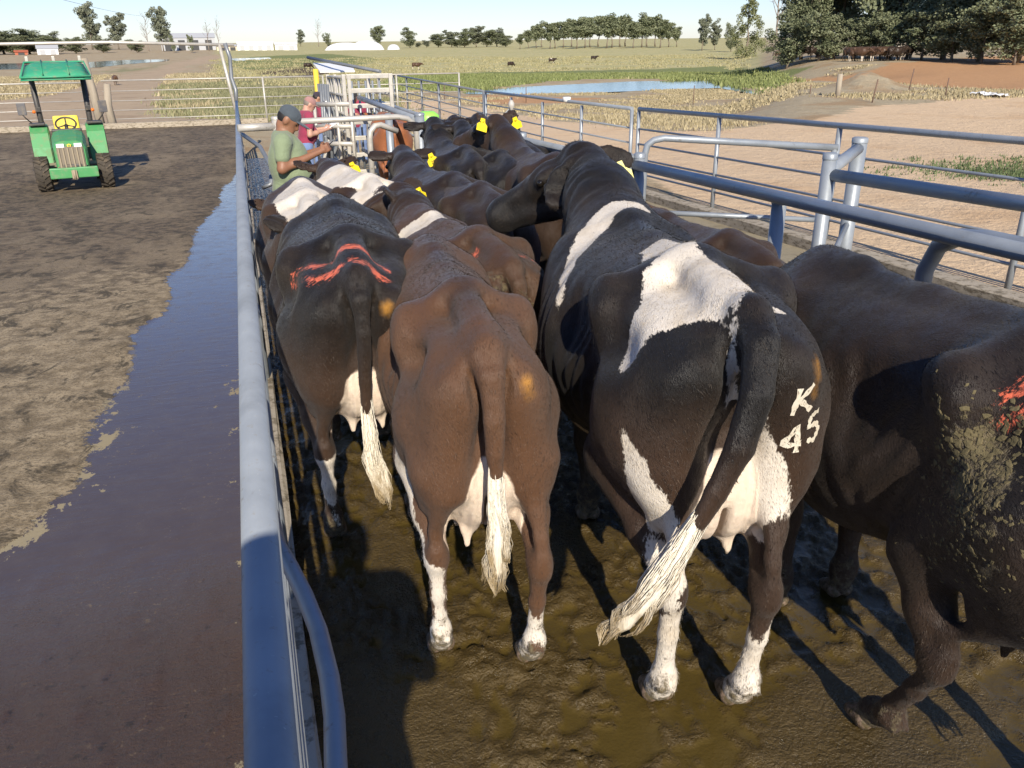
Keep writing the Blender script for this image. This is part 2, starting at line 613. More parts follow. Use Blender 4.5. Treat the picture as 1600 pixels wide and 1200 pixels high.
# ponds
wm = Mat('pond_water', (0.035, 0.045, 0.04), 0.07, spec=0.8)
wm.bump(wm.noise(0.8, 3, 0.6, wm.pos(), stretch=(1, 3, 1)), 0.15, 0.05)
for poly, pz in _ponds:
    p2 = np.array(poly); c = p2.mean(0)
    p2 = c + (p2 - c) * 1.02
    o = MB().add([(x, y, pz) for x, y in p2], [tuple(range(len(p2)))], False).build('pond', wm.m)
    tag(o, kind='structure')

# ------------------------------------------------------------------ the concrete yard on the left
WET = [(-0.02, -4), (-0.02, 25.0), (-0.12, 22), (-0.30, 19.5), (-0.52, 15), (-0.84, 11.4), (-0.80, 10), (-1.02, 9.4), (-0.88, 8.3), (-1.12, 7.5), (-0.98, 6.6), (-1.16, 5.8), (-1.12, 4.6), (-1.24, 3.9), (-1.9, 2.6), (-2.4, -4)]


def spaced(a, b, s0, grow, smax):
    r, s = [a], s0
    while r[-1] < b:
        r.append(r[-1] + s); s = min(s * grow, smax)
    r[-1] = b
    return np.array(r)


def sheet(name, xs, ys, zf, attrs, mat, label=None):
    X, Y = np.meshgrid(xs, ys, indexing='ij')
    Z = zf(X, Y)
    a, b = X.shape
    i, j = np.meshgrid(np.arange(a - 1), np.arange(b - 1), indexing='ij')
    q = np.stack([i * b + j, (i + 1) * b + j, (i + 1) * b + j + 1, i * b + j + 1], -1).reshape(-1, 4)
    o = link(name, np_mesh(name, np.stack([X, Y, Z], -1).reshape(-1, 3), q, True, {k: f(X, Y).ravel() for k, f in attrs.items()}), mat)
    return tag(o, label, kind='structure')


def yard_base(x, y): return -SLOPE * np.minimum(y, 20.0) - 0.003 * np.maximum(y - 20, 0)


def yard_wet(x, y): return poly_sdf(x, y, WET) + 0.16 * fbm(x * 2.2, y * 1.3, 0, 4, 21)


def yard_h(x, y):
    w = yard_wet(x, y)
    dry_ = sstep(-0.03, 0.06, w)
    lump = np.maximum(fbm(x * 7, y * 5, 0, 4, 5), 0) ** 1.5 * 0.016 + np.maximum(fbm(x * 2.0, y * 1.4, 0, 3, 6) - 0.25, 0) * 0.03
    scum = np.maximum(fbm(x * 16, y * 11, 0, 3, 9) - 0.12, 0) * 0.02 * sstep(4.5, 2.0, y)
    return yard_base(x, y) + dry_ * (0.006 + lump) + (1 - dry_) * scum


m = Mat('yard_concrete', rough=0.8, spec=0.4)
P_ = m.pos()
n1, n2, n3 = m.noise(1.1, 5, 0.65, P_, stretch=(1, 0.6, 1)), m.noise(7, 6, 0.7, P_), m.noise(45, 4, 0.7, P_)
crust = m.mix(m.ramp(n2, 0.35, 0.65), (0.185, 0.138, 0.078), (0.385, 0.30, 0.185))
crust = m.mix(m.ramp(n3, 0.50, 0.62, 0, 0.7), crust, (0.12, 0.09, 0.05))
crust = m.mix(m.ramp(m.noise(120, 3, 0.7, P_), 0.5, 0.7, 0, 0.5), crust, (0.10, 0.075, 0.04))
dung = m.mix(m.ramp(n2, 0.35, 0.65), (0.062, 0.046, 0.027), (0.21, 0.155, 0.092))
dung = m.mix(m.ramp(m.noise(0.7, 5, 0.7, P_, stretch=(1, 0.5, 1)), 0.45, 0.62, 0, 0.75), dung, m.mix(n3, (0.17, 0.125, 0.07), (0.36, 0.28, 0.175)))
dung = m.mix(m.ramp(n3, 0.52, 0.62, 0, 0.65), dung, (0.045, 0.032, 0.018))
tanw = m.ramp(m.math('ADD', m.attr('tan'), m.math('ADD', m.math('MULTIPLY', m.math('SUBTRACT', n1, 0.5), 1.0), m.math('MULTIPLY', m.math('SUBTRACT', n2, 0.5), 1.0))), 0.3, 0.7)
col = m.mix(tanw, dung, crust)
dk = m.ramp(m.noise(3.2, 6, 0.75, P_, stretch=(1, 0.7, 1), dist=0.6), 0.53, 0.62, 0, 0.85)
col = m.mix(dk, col, (0.055, 0.042, 0.022))
ww = m.math('ADD', m.attr('wet'), m.math('ADD', m.math('MULTIPLY', m.math('SUBTRACT', n2, 0.5), 0.30), m.math('MULTIPLY', m.math('SUBTRACT', n3, 0.5), 0.07)))
wf = m.ramp(ww, -0.012, 0.012, 1, 0)
near = m.ramp(m.attr('near'), 0.2, 0.8)
wetc = m.mix(near, m.mix(n2, (0.075, 0.056, 0.050), (0.11, 0.082, 0.064)), m.mix(n1, (0.045, 0.031, 0.025), (0.105, 0.060, 0.034)))
# islands of pale scum drying out in the wet
isl = m.ramp(m.math('ADD', m.noise(6.5, 6, 0.72, P_, stretch=(1, 0.6, 1)), m.math('MULTIPLY', m.math('ADD', m.attr('wet'), 0.0), 0.55)), 0.505, 0.53)
wetc2 = m.mix(m.math('MULTIPLY', isl, m.attr('edge')), wetc, (0.33, 0.27, 0.16))
grit = m.ramp(m.noise(34, 5, 0.8, P_), 0.60, 0.66, 0, 0.75)
wetc2 = m.mix(m.math('MULTIPLY', grit, m.ramp(m.noise(1.6, 4, 0.6, P_), 0.42, 0.6)), wetc2, (0.21, 0.155, 0.095))
wetc2 = m.mix(m.math('MULTIPLY', m.ramp(m.noise(19, 5, 0.8, P_), 0.58, 0.66, 0, 0.8), near), wetc2, (0.028, 0.020, 0.012))
m.set('Base Color', m.mix(wf, col, wetc2))
rgh = m.ramp(n2, 0.3, 0.75, 0.06, 0.30)
rgh = m.math('ADD', rgh, m.math('MULTIPLY', near, m.ramp(n3, 0.35, 0.6, 0.0, 0.18)))
rgh = m.math('ADD', rgh, m.math('MULTIPLY', grit, 0.4))
rgh = m.math('ADD', rgh, m.math('MULTIPLY', m.math('MULTIPLY', isl, m.attr('edge')), 0.6))
m.set('Roughness', m.mix(wf, (0.85, 0.85, 0.85), rgh))
grv = m.n('ShaderNodeTexWave'); grv.wave_type = 'BANDS'; grv.bands_direction = 'DIAGONAL'
m.put(grv.inputs['Vector'], P_); grv.inputs['Scale'].default_value = 9; grv.inputs['Distortion'].default_value = 1.5; grv.inputs['Detail'].default_value = 2
hd = m.math('ADD', m.math('ADD', m.math('MULTIPLY', n3, 0.6), n2), m.math('MULTIPLY', grv.outputs['Fac'], 0.05))
rip = m.math('ADD', m.noise(9, 4, 0.6, P_, stretch=(0.5, 1.6, 1)), m.math('MULTIPLY', m.noise(38, 4, 0.6, P_, stretch=(0.5, 1.5, 1)), 0.35))
hw = m.math('ADD', m.math('MULTIPLY', rip, m.math('ADD', 0.22, m.math('MULTIPLY', near, 0.5))), m.math('MULTIPLY', m.math('MULTIPLY', m.noise(85, 5, 0.75, P_), near), 0.8))
mxh = m.n('ShaderNodeMix'); mxh.data_type = 'FLOAT'
m.put(mxh.inputs[0], wf); m.put(mxh.inputs[2], hd); m.put(mxh.inputs[3], hw)
m.bump(mxh.outputs[0], 0.55, 0.016)
xs = np.concatenate([-spaced(0.05, 4.0, 0.016, 1.006, 0.035)[::-1], ])
xs = np.concatenate([np.array([-44, -38, -32, -27, -23, -19.5, -16.5, -14, -12, -10.4, -9, -8, -7.2, -6.5, -5.9, -5.4, -5.0, -4.7, -4.4, -4.2]), xs])
ys = np.concatenate([[-4, -2, -1, 0], spaced(0.6, 33.5, 0.022, 1.012, 0.4)])
YARD = sheet('concrete_yard', xs, ys, yard_h, dict(
    wet=yard_wet, near=lambda x, y: sstep(4.6, 1.8, y + 0.4 * fbm(x * 2, y * 2, 0, 3, 2)),
    edge=lambda x, y: sstep(-0.75, -0.12, poly_sdf(x, y, WET)) * sstep(7.5, 5.5, y),
    tan=lambda x, y: np.clip(sstep(13.5, 7.0, y - (x + 1) * 0.9) * (1.15 - 0.10 * np.abs(x + 2)), 0.12, 1)), m.m, 'concrete yard coated in dried dung with a wet strip along the rail')

# ------------------------------------------------------------------ churned slurry floor of the pen
PUD = [(1.85, 1.72, 0.42, 0.30), (1.35, 1.52, 0.30, 0.14), (0.85, 1.62, 0.22, 0.12), (1.2, 3.1, 0.3, 0.2), (0.45, 3.2, 0.12, 0.3), (0.30, 2.2, 0.25, 0.3)]


def mud_h(x, y):
    big_ = fbm(x * 2.6, y * 2.6, 0, 3, 31)
    wx, wy = x + 0.03 * fbm(x * 9, y * 9, 1, 2, 50), y + 0.03 * fbm(x * 9, y * 9, 2, 2, 51)
    rid = 1 - np.abs(fbm(wx * 9, wy * 9, 0.3, 2, 32)) * 3.0
    r2 = 1 - np.abs(fbm(wx * 21, wy * 19, 0.3, 2, 34)) * 3.0
    lum = fbm(x * 34, y * 30, 0.7, 3, 33)
    h = 0.020 * big_ + 0.016 * np.maximum(rid, -0.6) * sstep(-0.5, 0.2, big_ + 0.3) + 0.011 * np.maximum(r2, -0.5) + 0.010 * lum - 0.006
    p = np.full(np.shape(x), 9.0)
    for (a, b, ra, rb) in PUD:
        p = np.minimum(p, np.hypot((x - a) / ra, (y - b) / rb) - 1)
    p = p + 0.5 * fbm(x * 5, y * 5, 0, 3, 40)
    h = h * sstep(-0.25, 0.45, p) - 0.006
    fade = sstep(9, 4.5, y)
    return np.maximum(h, -0.012) * (0.35 + 0.65 * fade)


m = Mat('slurry', rough=0.4, spec=0.42)
P_ = m.pos()
n1, n2, n3 = m.noise(2.0, 5, 0.6, P_), m.noise(16, 5, 0.7, P_), m.noise(70, 4, 0.7, P_)
wetm = m.mix(n2, (0.048, 0.032, 0.0095), (0.125, 0.083, 0.025))
wetm = m.mix(m.ramp(n1, 0.5, 0.7, 0, 0.45), wetm, (0.055, 0.038, 0.014))
wetm = m.mix(m.attr('low'), wetm, m.mix(n1, (0.070, 0.048, 0.012), (0.095, 0.066, 0.018)))
lane = m.mix(n2, (0.27, 0.225, 0.14), (0.40, 0.34, 0.23))
lane = m.mix(m.ramp(n1, 0.52, 0.68, 0, 0.6), lane, (0.16, 0.125, 0.065))
strm = m.mix(n2, (0.06, 0.045, 0.03), (0.12, 0.09, 0.055))
lf = m.ramp(m.math('ADD', m.attr('lane'), m.math('MULTIPLY', m.math('SUBTRACT', n2, 0.5), 0.5)), 0.4, 0.6)
col = m.mix(lf, wetm, lane)
col = m.mix(m.attr('stream'), col, strm)
m.set('Base Color', col)
r_ = m.ramp(n2, 0.3, 0.7, 0.16, 0.50)
r_ = m.mix(m.attr('low'), r_, (0.13, 0.13, 0.13))
r_ = m.mix(lf, r_, (0.85, 0.85, 0.85))
m.set('Roughness', m.mix(m.attr('stream'), r_, m.ramp(n2, 0.4, 0.6, 0.05, 0.5)))
m.bump(m.math('ADD', m.math('MULTIPLY', n2, 0.9), m.math('MULTIPLY', n3, 0.6)), m.math('SUBTRACT', 0.95, m.math('MULTIPLY', m.attr('low'), 0.72)), 0.02)
xs = np.concatenate([spaced(0.05, 2.9, 0.0128, 1.0, 0.0128), spaced(2.95, 6.36, 0.05, 1.0, 0.05)])
ys = np.concatenate([[-4, -2.5, -1.2, -0.4, 0.2, 0.45], spaced(0.55, 24.0, 0.0126, 1.0050, 0.30)])
PEN = sheet('pen_floor', xs, ys, lambda x, y: floor_z(x, y) + mud_h(x, y) * sstep(3.5, 2.9, x), dict(
    low=lambda x, y: sstep(-0.0065, -0.0105, mud_h(x, y)) * sstep(3.2, 2.7, x),
    lane=lambda x, y: np.maximum(sstep(2.9, 3.5, x), sstep(13.5, 15, y) * sstep(0.9, 1.3, x)),
    stream=lambda x, y: sstep(7.5, 8.5, y) * sstep(0.75, 0.55, x + 0.15 * fbm(x * 2, y * 2, 0, 3, 5))), m.m, 'pen floor churned to wet olive slurry with shallow puddles')

# kerb under the outer fence, concrete nib under the left rails, sill along the top of the yard
m = Mat('weathered_concrete', rough=0.9, spec=0.2)
P_ = m.pos()
cn = m.noise(3, 6, 0.7, P_)
c = m.mix(cn, (0.30, 0.25, 0.18), (0.50, 0.44, 0.35))
c = m.mix(m.ramp(m.noise(9, 5, 0.75, P_, stretch=(1, 1, 3)), 0.48, 0.62, 0, 0.75), c, (0.10, 0.078, 0.045))
m.set('Base Color', c)
m.bump(m.noise(40, 5, 0.7, P_), 0.5, 0.01)
CONC = m.m


def long_box(name, x0, x1, y0, y1, h, mat, sink=0.1, n=24, jit=0.006):
    v, f = [], []
    rnd = random.Random(int(x0 * 10) + 5)
    for i in range(n + 1):
        y = y0 + (y1 - y0) * i / n
        z = floor_z(0, min(y, 20))
        for (x, zz) in ((x0, z - sink), (x0, z + h - 0.012), (x0 + 0.012, z + h), (x1 - 0.012, z + h), (x1, z + h - 0.012), (x1, z - sink)):
            v.append((x + rnd.uniform(-jit, jit), y, zz + rnd.uniform(-jit, jit)))
    for i in range(n):
        for k in range(5):
            a = i * 6 + k
            f.append((a, a + 1, a + 7, a + 6))
    f += [(0, 1, 2, 3, 4, 5), tuple(n * 6 + k for k in reversed(range(6)))]
    return MB().add(v, f, False).build(name, mat)


tag(long_box('kerb', 6.36, 6.58, -4, 24, 0.13, CONC), kind='structure')
tag(long_box('concrete_nib', -0.05, 0.05, -3, 25, 0.12, CONC), kind='structure')
tag(MB().box((-22, 33.6, -0.66), (46, 0.25, 0.30)).build('yard_sill', CONC), kind='structure')
# ------------------------------------------------------------------ cattle
def hide_material():
    m = Mat('cow_hide', rough=0.55, spec=0.34)
    tint, white, udd = m.attr('tint'), m.attr('white'), m.attr('udder')
    big = m.noise(2.2, 4, 0.6)
    tf = m.math('ADD', tint, m.math('MULTIPLY', m.math('SUBTRACT', big, 0.5), 0.62), clamp=True)
    hair = m.noise(90, 5, 0.75, stretch=(1.6, 0.42, 0.42))
    col = m.mix(tf, (0.0065, 0.0053, 0.0045), (0.098, 0.050, 0.026))
    col = m.mix(m.attr('ginger'), col, (0.30, 0.105, 0.04))
    # dust and bleached hair lying in the coat
    dust = m.ramp(m.math('ADD', m.math('MULTIPLY', m.noise(7, 6, 0.75, dist=0.5), 0.7), m.math('MULTIPLY', hair, 0.5)), 0.55, 0.85, 0, 0.5)
    dust = m.math('MULTIPLY', dust, m.attr('upper'))
    col = m.mix(dust, col, m.mix(tf, (0.026, 0.020, 0.0145), (0.150, 0.088, 0.050)))
    col = m.mix(m.ramp(m.noise(170, 3, 0.7, stretch=(2.0, 0.35, 0.4)), 0.58, 0.72, 0, 0.35), col, m.mix(tf, (0.042, 0.033, 0.026), (0.13, 0.085, 0.058)))
    col = m.mix(m.ramp(m.noise(55, 5, 0.8), 0.66, 0.74, 0, 0.6), col, (0.13, 0.10, 0.06))
    wn1 = m.math('MULTIPLY', m.math('SUBTRACT', m.noise(14, 4), 0.5), 0.045)
    wn2 = m.math('MULTIPLY', m.math('SUBTRACT', m.noise(110, 2, stretch=(1.5, 0.6, 0.6)), 0.5), 0.03)
    wf = m.ramp(m.math('ADD', m.math('ADD', white, wn1), wn2), -0.005, 0.004, 1, 0)
    wcol = m.mix(m.ramp(m.noise(9, 4), 0.4, 0.75, 0, 0.55), (0.74, 0.67, 0.57), (0.52, 0.42, 0.29))
    wcol = m.mix(m.ramp(m.noise(140, 3, stretch=(1.5, 0.5, 0.5)), 0.4, 0.8, 0, 0.3), wcol, (0.50, 0.42, 0.33))
    col = m.mix(wf, col, wcol)
    ucol = m.mix(m.noise(22, 4), (0.80, 0.70, 0.55), (0.76, 0.58, 0.46))
    col = m.mix(m.ramp(m.math('ADD', udd, m.math('MULTIPLY', wn1, 1.0)), -0.01, 0.006, 1, 0), col, ucol)
    # dried manure on the lower legs and in splashes
    dirt = m.attr('dirt')
    df = m.ramp(m.math('ADD', dirt, m.math('MULTIPLY', m.math('SUBTRACT', m.noise(26, 5, 0.7), 0.5), 1.5)), 0.45, 0.75)
    col = m.mix(df, col, m.mix(m.noise(40, 3), (0.10, 0.077, 0.035), (0.19, 0.15, 0.085)))
    col = m.mix(m.math('MULTIPLY', m.attr('hairtone'), 0.55, clamp=True), col, m.mix(0.30, col, (0.30, 0.22, 0.15)))
    col = m.mix(m.math('MULTIPLY', m.attr('hairtone'), -0.8, clamp=True), col, (0.004, 0.003, 0.002))
    # raddle: tail paint and spray marks
    brk = m.math('SUBTRACT', m.noise(38, 5, 0.75, stretch=(0.7, 2.2, 1.0)), 0.5)
    rf = m.ramp(m.math('ADD', m.attr('red'), m.math('MULTIPLY', brk, 0.15)), -0.014, 0.004, 0.92, 0)
    col = m.mix(rf, col, (0.80, 0.17, 0.085))
    of = m.math('MULTIPLY', m.ramp(m.math('ADD', m.attr('orange'), m.math('MULTIPLY', m.math('SUBTRACT', m.noise(30, 4), 0.5), 0.05)), -0.05, 0.022, 1, 0), 0.7)
    col = m.mix(of, col, (0.66, 0.30, 0.03))
    m.set('Base Color', col)
    m.set('Roughness', m.mix(wf, m.ramp(m.noise(9, 4), 0.3, 0.7, 0.36, 0.62), (0.8, 0.8, 0.8)))
    m.set('Sheen Weight', 0.06); m.set('Sheen Roughness', 0.5)
    fine = m.noise(260, 3, 0.65, stretch=(2.0, 0.35, 0.4))
    mid = m.noise(26, 3, 0.5)
    h = m.math('ADD', m.math('MULTIPLY', fine, 0.6), m.math('MULTIPLY', mid, 0.5))
    h = m.math('ADD', h, m.math('MULTIPLY', m.math('MULTIPLY', df, m.noise(70, 4)), 2.0))
    wr = m.n('ShaderNodeTexWave'); wr.wave_type = 'BANDS'; wr.bands_direction = 'X'
    m.put(wr.inputs['Vector'], m.co()); wr.inputs['Scale'].default_value = 9; wr.inputs['Distortion'].default_value = 3.0; wr.inputs['Detail'].default_value = 2
    h = m.math('ADD', h, m.math('MULTIPLY', m.math('MULTIPLY', wr.outputs['Fac'], m.ramp(m.attr('udder'), -0.01, 0.0, 1, 0)), 0.9))
    m.bump(h, 0.85, 0.007)
    return m.m


HIDE = hide_material()
M_TAG = Mat('tag_plastic', (0.90, 0.66, 0.02), 0.4).m
M_TAGW = Mat('pale_tag_plastic', (0.86, 0.80, 0.30), 0.4).m
M_INK = Mat('black_ink', (0.02, 0.02, 0.02), 0.6).m
M_EYE = Mat('cow_eye', (0.01, 0.008, 0.006), 0.06).m
_h = Mat('hoof_horn', (0.12, 0.09, 0.06), 0.6)
_h.set('Base Color', _h.mix(_h.ramp(_h.noise(45, 5, 0.7), 0.4, 0.6), (0.20, 0.14, 0.10), (0.07, 0.052, 0.022)))
_h.bump(_h.noise(60, 4), 0.6, 0.01)
M_HOOF = _h.m
_h = Mat('tail_hair', (0.6, 0.5, 0.36), 0.7)
_h.set('Base Color', _h.mix(_h.ramp(_h.math('ADD', _h.attr('tone'), _h.math('MULTIPLY', _h.math('SUBTRACT', _h.noise(30, 4, stretch=(1, 1, 0.3)), 0.5), 0.9)), 0.3, 0.95), (0.80, 0.74, 0.62), (0.36, 0.27, 0.145)))
_h.bump(_h.noise(150, 3, stretch=(1, 1, 0.1)), 0.7, 0.01)
M_SWITCH = _h.m
M_SWITCHD = Mat('dark_tail_hair', (0.03, 0.022, 0.016), 0.5).m


def frame(fwd, up=(0, 0, 1)):
    f = Vector(fwd).normalized()
    r = f.cross(Vector(up)).normalized()
    return f, r, r.cross(f)


DEF = dict(res=0.0258, belly=0.0, width=1.0, lean=1.0, poll=(0, 1.98, 1.40), hd=(0, 0.85, -0.55), ear=(0.92, -0.3, 0.12),
           hoof=None, hock=None, head=1.08, ulift=0.0, uwide=1.0, ears=None, tail=None, switch=None, udder=1, top=0.0, neckr=1.0)


def cow_sdf(p):
    q = dict(DEF); q.update(p)
    poll = Vector(q['poll'])
    hf, hr, hu = frame(q['hd'])
    muz = poll + hf * 0.52 - hu * 0.06
    xs = [-0.5, 0.5, muz.x - 0.2, muz.x + 0.2, poll.x - 0.33, poll.x + 0.33]
    ys = [-0.35, poll.y + 0.25, muz.y + 0.2]
    for t in (q['tail'] or []):
        xs += [t[0] - 0.12, t[0] + 0.12]; ys.append(t[1] - 0.12)
    for t in (q['hoof'] or {}).values():
        xs += [t[0] - 0.16, t[0] + 0.16]; ys += [t[1] + 0.2]
    S = SDF((min(xs), min(ys), -0.02), (max(xs), max(ys), max(1.56, poll.z + 0.2)), q['res'])
    W, b, T = q['width'], q['belly'], q['top']
    S.loft([(-0.09, 1.26, 1.10, 0.075, 1.18), (0.0, 1.345, 1.00, 0.165 * W, 1.17), (0.18, 1.385, 0.88, 0.225 * W, 1.10),
            (0.40, 1.405, 0.76, 0.275 * W, 1.03), (0.62, 1.395 + T, 0.64 - b * 0.5, 0.335 * W, 0.98), (0.88, 1.375 + T, 0.57 - b, 0.385 * W, 0.94),
            (1.12, 1.37 + T, 0.57 - b, 0.37 * W, 0.94), (1.32, 1.385, 0.60, 0.30 * W, 0.97), (1.50, 1.36, 0.66, 0.245 * W, 1.0), (1.66, 1.24, 0.82, 0.14 * W, 1.02)], 0.02)
    L = q['lean']
    # spine, hook bones, pins, tail head
    S.chain([(0, 0.10, 1.350, 0.03), (0, 0.42, 1.380, 0.032), (0, 0.85, 1.348 + T, 0.03), (0, 1.20, 1.365, 0.04), (0, 1.42, 1.36, 0.05)], 0.08)
    for s in (-1, 1):
        S.ell((s * 0.345 * W, 0.68, 1.165), (0.068 * L, 0.13, 0.12), 0.10, sub=True)                  # flank hollow
        S.cap((s * 0.04, 0.40, 1.35), (s * 0.225 * W, 0.42, 1.305), 0.05, 0.045, 0.10)
        S.ell((s * 0.255 * W, 0.43, 1.285), (0.046, 0.075, 0.062), 0.055)
        S.cap((s * 0.21 * W, 0.36, 1.20), (s * 0.13 * W, 0.0, 1.17), 0.08, 0.07, 0.12)
        S.ell((s * 0.120 * W, -0.045, 1.205), (0.044, 0.05, 0.05), 0.07)
        S.ell((s * 0.052, -0.105, 1.20), (0.020, 0.05, 0.13), 0.05, sub=True)
        S.ell((s * 0.18 * W, 0.16, 0.99), (0.135 * W, 0.20, 0.27), 0.10)                                # thigh
        S.cap((s * 0.125 * W, -0.01, 1.12), (s * 0.150 * W, 0.01, 0.82), 0.072, 0.070, 0.08)
        S.ell((s * 0.28 * W, 0.19, 1.205), (0.045 * L, 0.09, 0.06), 0.10, sub=True)
        S.ell((s * 0.085 * W, 0.22, 1.36), (0.03, 0.13, 0.03 * L), 0.07, sub=True)
    S.cap((0, 0.25, 1.335), (0, -0.02, 1.315), 0.05, 0.045, 0.09)
    S.ell((0, -0.06, 0.92), (0.035, 0.08, 0.26), 0.06, sub=True)                                      # cleft between the buttocks
    # hind legs
    hf_ = q['hoof'] or {}
    hk_ = q['hock'] or {}
    feet = []
    for s, key in ((-1, 'hl'), (1, 'hr')):
        x, y, z = hf_.get(key, (s * 0.16, 0.05, 0.0))
        kx, ky, kz = hk_.get(key, (x + s * 0.01, y - 0.115, z + 0.52))
        stx, sty, stz = s * 0.235 * W, 0.36 + (ky + 0.065) * 0.25, 0.80
        S.cap((s * 0.19 * W, 0.20, 1.0), (stx * 0.95, sty - 0.04, stz), 0.14, 0.105, 0.08)
        S.cap((s * 0.165, 0.06, 0.86), ((s * 0.17 + kx) / 2, (0.03 + ky) / 2 + 0.05, (0.82 + kz) / 2 + 0.05), 0.10, 0.058, 0.06)
        S.chain([(stx, sty - 0.03, stz - 0.03, 0.095), ((stx * 0.4 + kx * 0.6), sty * 0.35 + ky * 0.65 + 0.01, stz * 0.38 + kz * 0.62, 0.056), (kx, ky + 0.02, kz, 0.042)], 0.05)
        S.chain([(s * 0.155, 0.0, 0.80, 0.05), (kx, ky - 0.02, kz + 0.10, 0.022), (kx, ky - 0.035, kz + 0.035, 0.024)], 0.03)
        S.ell((kx, ky - 0.005, kz - 0.01), (0.043, 0.055, 0.065), 0.03)
        fx, fy, fz = x * 0.73 + kx * 0.27, y * 0.73 + ky * 0.27 - 0.025, z + 0.01 + 0.26 * (kz - z)
        S.chain([(kx, ky, kz - 0.04, 0.037), (kx * 0.55 + fx * 0.45, ky * 0.55 + fy * 0.45, kz * 0.5 + fz * 0.5, 0.0275), (fx, fy, fz + 0.04, 0.032)], 0.03)
        S.ell((fx, fy, fz), (0.042, 0.043, 0.048), 0.025)
        for e in (-1, 1): S.ell((fx + e * 0.022, fy - 0.045, fz - 0.025), (0.012, 0.012, 0.015), 0.012)
        S.chain([(fx, fy, fz - 0.01, 0.04), (x, y - 0.01, z + 0.07, 0.043), (x, y + 0.01, z + 0.045, 0.047)], 0.025)
        feet.append((x, y + 0.02, z, s))
    # front legs
    for s, key in ((-1, 'fl'), (1, 'fr')):
        x, y, z = hf_.get(key, (s * 0.145, 1.27, 0.0))
        S.ell((s * 0.215 * W, 1.28, 1.05), (0.10, 0.17, 0.26), 0.10)
        S.chain([(s * 0.20, 1.30, 0.85, 0.12), (s * 0.17, 1.24, 0.68, 0.085), ((s * 0.16 + x) / 2, 1.25, 0.46, 0.055), ((s * 0.16 + x) / 2, 1.26, 0.40, 0.055),
                 (x, y - 0.02, 0.17, 0.036), (x, y - 0.01, 0.13, 0.046), (x, y, 0.05, 0.046)], 0.04)
        feet.append((x, y + 0.01, z, s))
    # udder
    if q['udder']:
        u, ul, uw = q['udder'], q['ulift'], q['uwide']
        S.ell((0, 0.21, 0.715 + ul), (0.155 * uw, 0.20, 0.165 * u), 0.05)
        S.ell((0, 0.065, 0.80 + ul), (0.105 * uw, 0.095, 0.19), 0.04)
        S.ell((0, 0.0, 0.60 + ul), (0.012, 0.16, 0.15), 0.04, sub=True)
        zb = 0.715 + ul - 0.165 * u
        for s in (-1, 1):
            S.chain([(s * 0.062, 0.12, zb + 0.04, 0.026), (s * 0.066, 0.115, zb - 0.03, 0.012)], 0.025)
            S.chain([(s * 0.075, 0.27, zb + 0.04, 0.026), (s * 0.08, 0.27, zb - 0.03, 0.012)], 0.025)
    # neck and head
    nr = q['neckr']
    back = poll - hf * 0.02 - hu * 0.05
    mid = Vector((0, 1.42, 1.18)).lerp(back, 0.55)
    thr = poll + hf * 0.10 - hu * 0.20
    S.chain([(0, 1.36, 1.17, 0.215 * nr), (mid.x * 0.8, mid.y, mid.z + 0.015, 0.135 * nr), (back.x, back.y, back.z, 0.095)], 0.09)
    S.chain([(0, 1.45, 0.95, 0.19 * nr), ((thr.x) * 0.5, (1.5 + thr.y) / 2, (0.95 + thr.z) / 2 + 0.01, 0.12 * nr), (thr.x, thr.y, thr.z, 0.075)], 0.10)
    Mh = (hr, hf, hu)
    hs = q['head']
    at = lambda a, f_, u_: tuple(poll + (hr * a + hf * f_ + hu * u_) * hs)
    S.ell(at(0, 0.02, 0.0), (0.075, 0.075, 0.07), 0.05, Mh)
    S.ell(at(0, 0.14, -0.04), (0.105, 0.15, 0.085), 0.05, Mh)
    S.cap(at(0, 0.16, -0.035), at(0, 0.44, -0.045), 0.075, 0.052, 0.05)
    S.ell(at(0, 0.475, -0.075), (0.075, 0.07, 0.07), 0.05, Mh)
    S.cap(at(0, 0.12, -0.16), at(0, 0.44, -0.115), 0.07, 0.048, 0.06)
    for s in (-1, 1):
        S.ell(at(s * 0.07, 0.10, -0.15), (0.035, 0.085, 0.085), 0.04, Mh)
        S.ell(at(s * 0.088, 0.165, -0.025), (0.03, 0.045, 0.032), 0.025, Mh)
        S.ell(at(s * 0.035, 0.53, -0.06), (0.014, 0.018, 0.018), 0.012, Mh, sub=True)
    eyes = [Vector(at(s * 0.104, 0.175, -0.035)) for s in (-1, 1)]
    ears = []
    ex, ef, eu = q['ear']
    for s in (-1, 1):
        d = (hr * (s * ex) + hf * ef + hu * eu).normalized()
        n = (hf * 0.75 - hu * 0.2 + hr * s * 0.15)
        if q['ears']:
            d, n = Vector(q['ears'][0 if s < 0 else 1][0]).normalized(), Vector(q['ears'][0 if s < 0 else 1][1])
        n = (n - d * n.dot(d)).normalized()
        w = d.cross(n)
        base = Vector(at(s * 0.085, 0.02, -0.02))
        c = base + d * 0.125
        S.cap(base, base + d * 0.06, 0.035, 0.034, 0.03)
        S.ell(c, (0.125, 0.024, 0.078), 0.02, (d, n, w))
        S.ell(c + n * 0.022 + d * 0.01, (0.098, 0.015, 0.054), 0.012, (d, n, w), sub=True)
        ears.append((c, d, n, w))
    tail = q['tail'] or [(0, 0.03, 1.33, 0.045), (0, -0.06, 1.315, 0.040), (0, -0.125, 1.25, 0.036), (0.005, -0.155, 1.13, 0.031), (0.01, -0.15, 0.95, 0.025), (0.012, -0.14, 0.75, 0.02), (0.012, -0.135, 0.62, 0.016)]
    nb = 3
    S.chain(tail[:nb], 0.04)
    S.chain(tail[nb - 1:], 0.010)
    return S, dict(feet=feet, eyes=eyes, ears=ears, tail=tail, q=q)


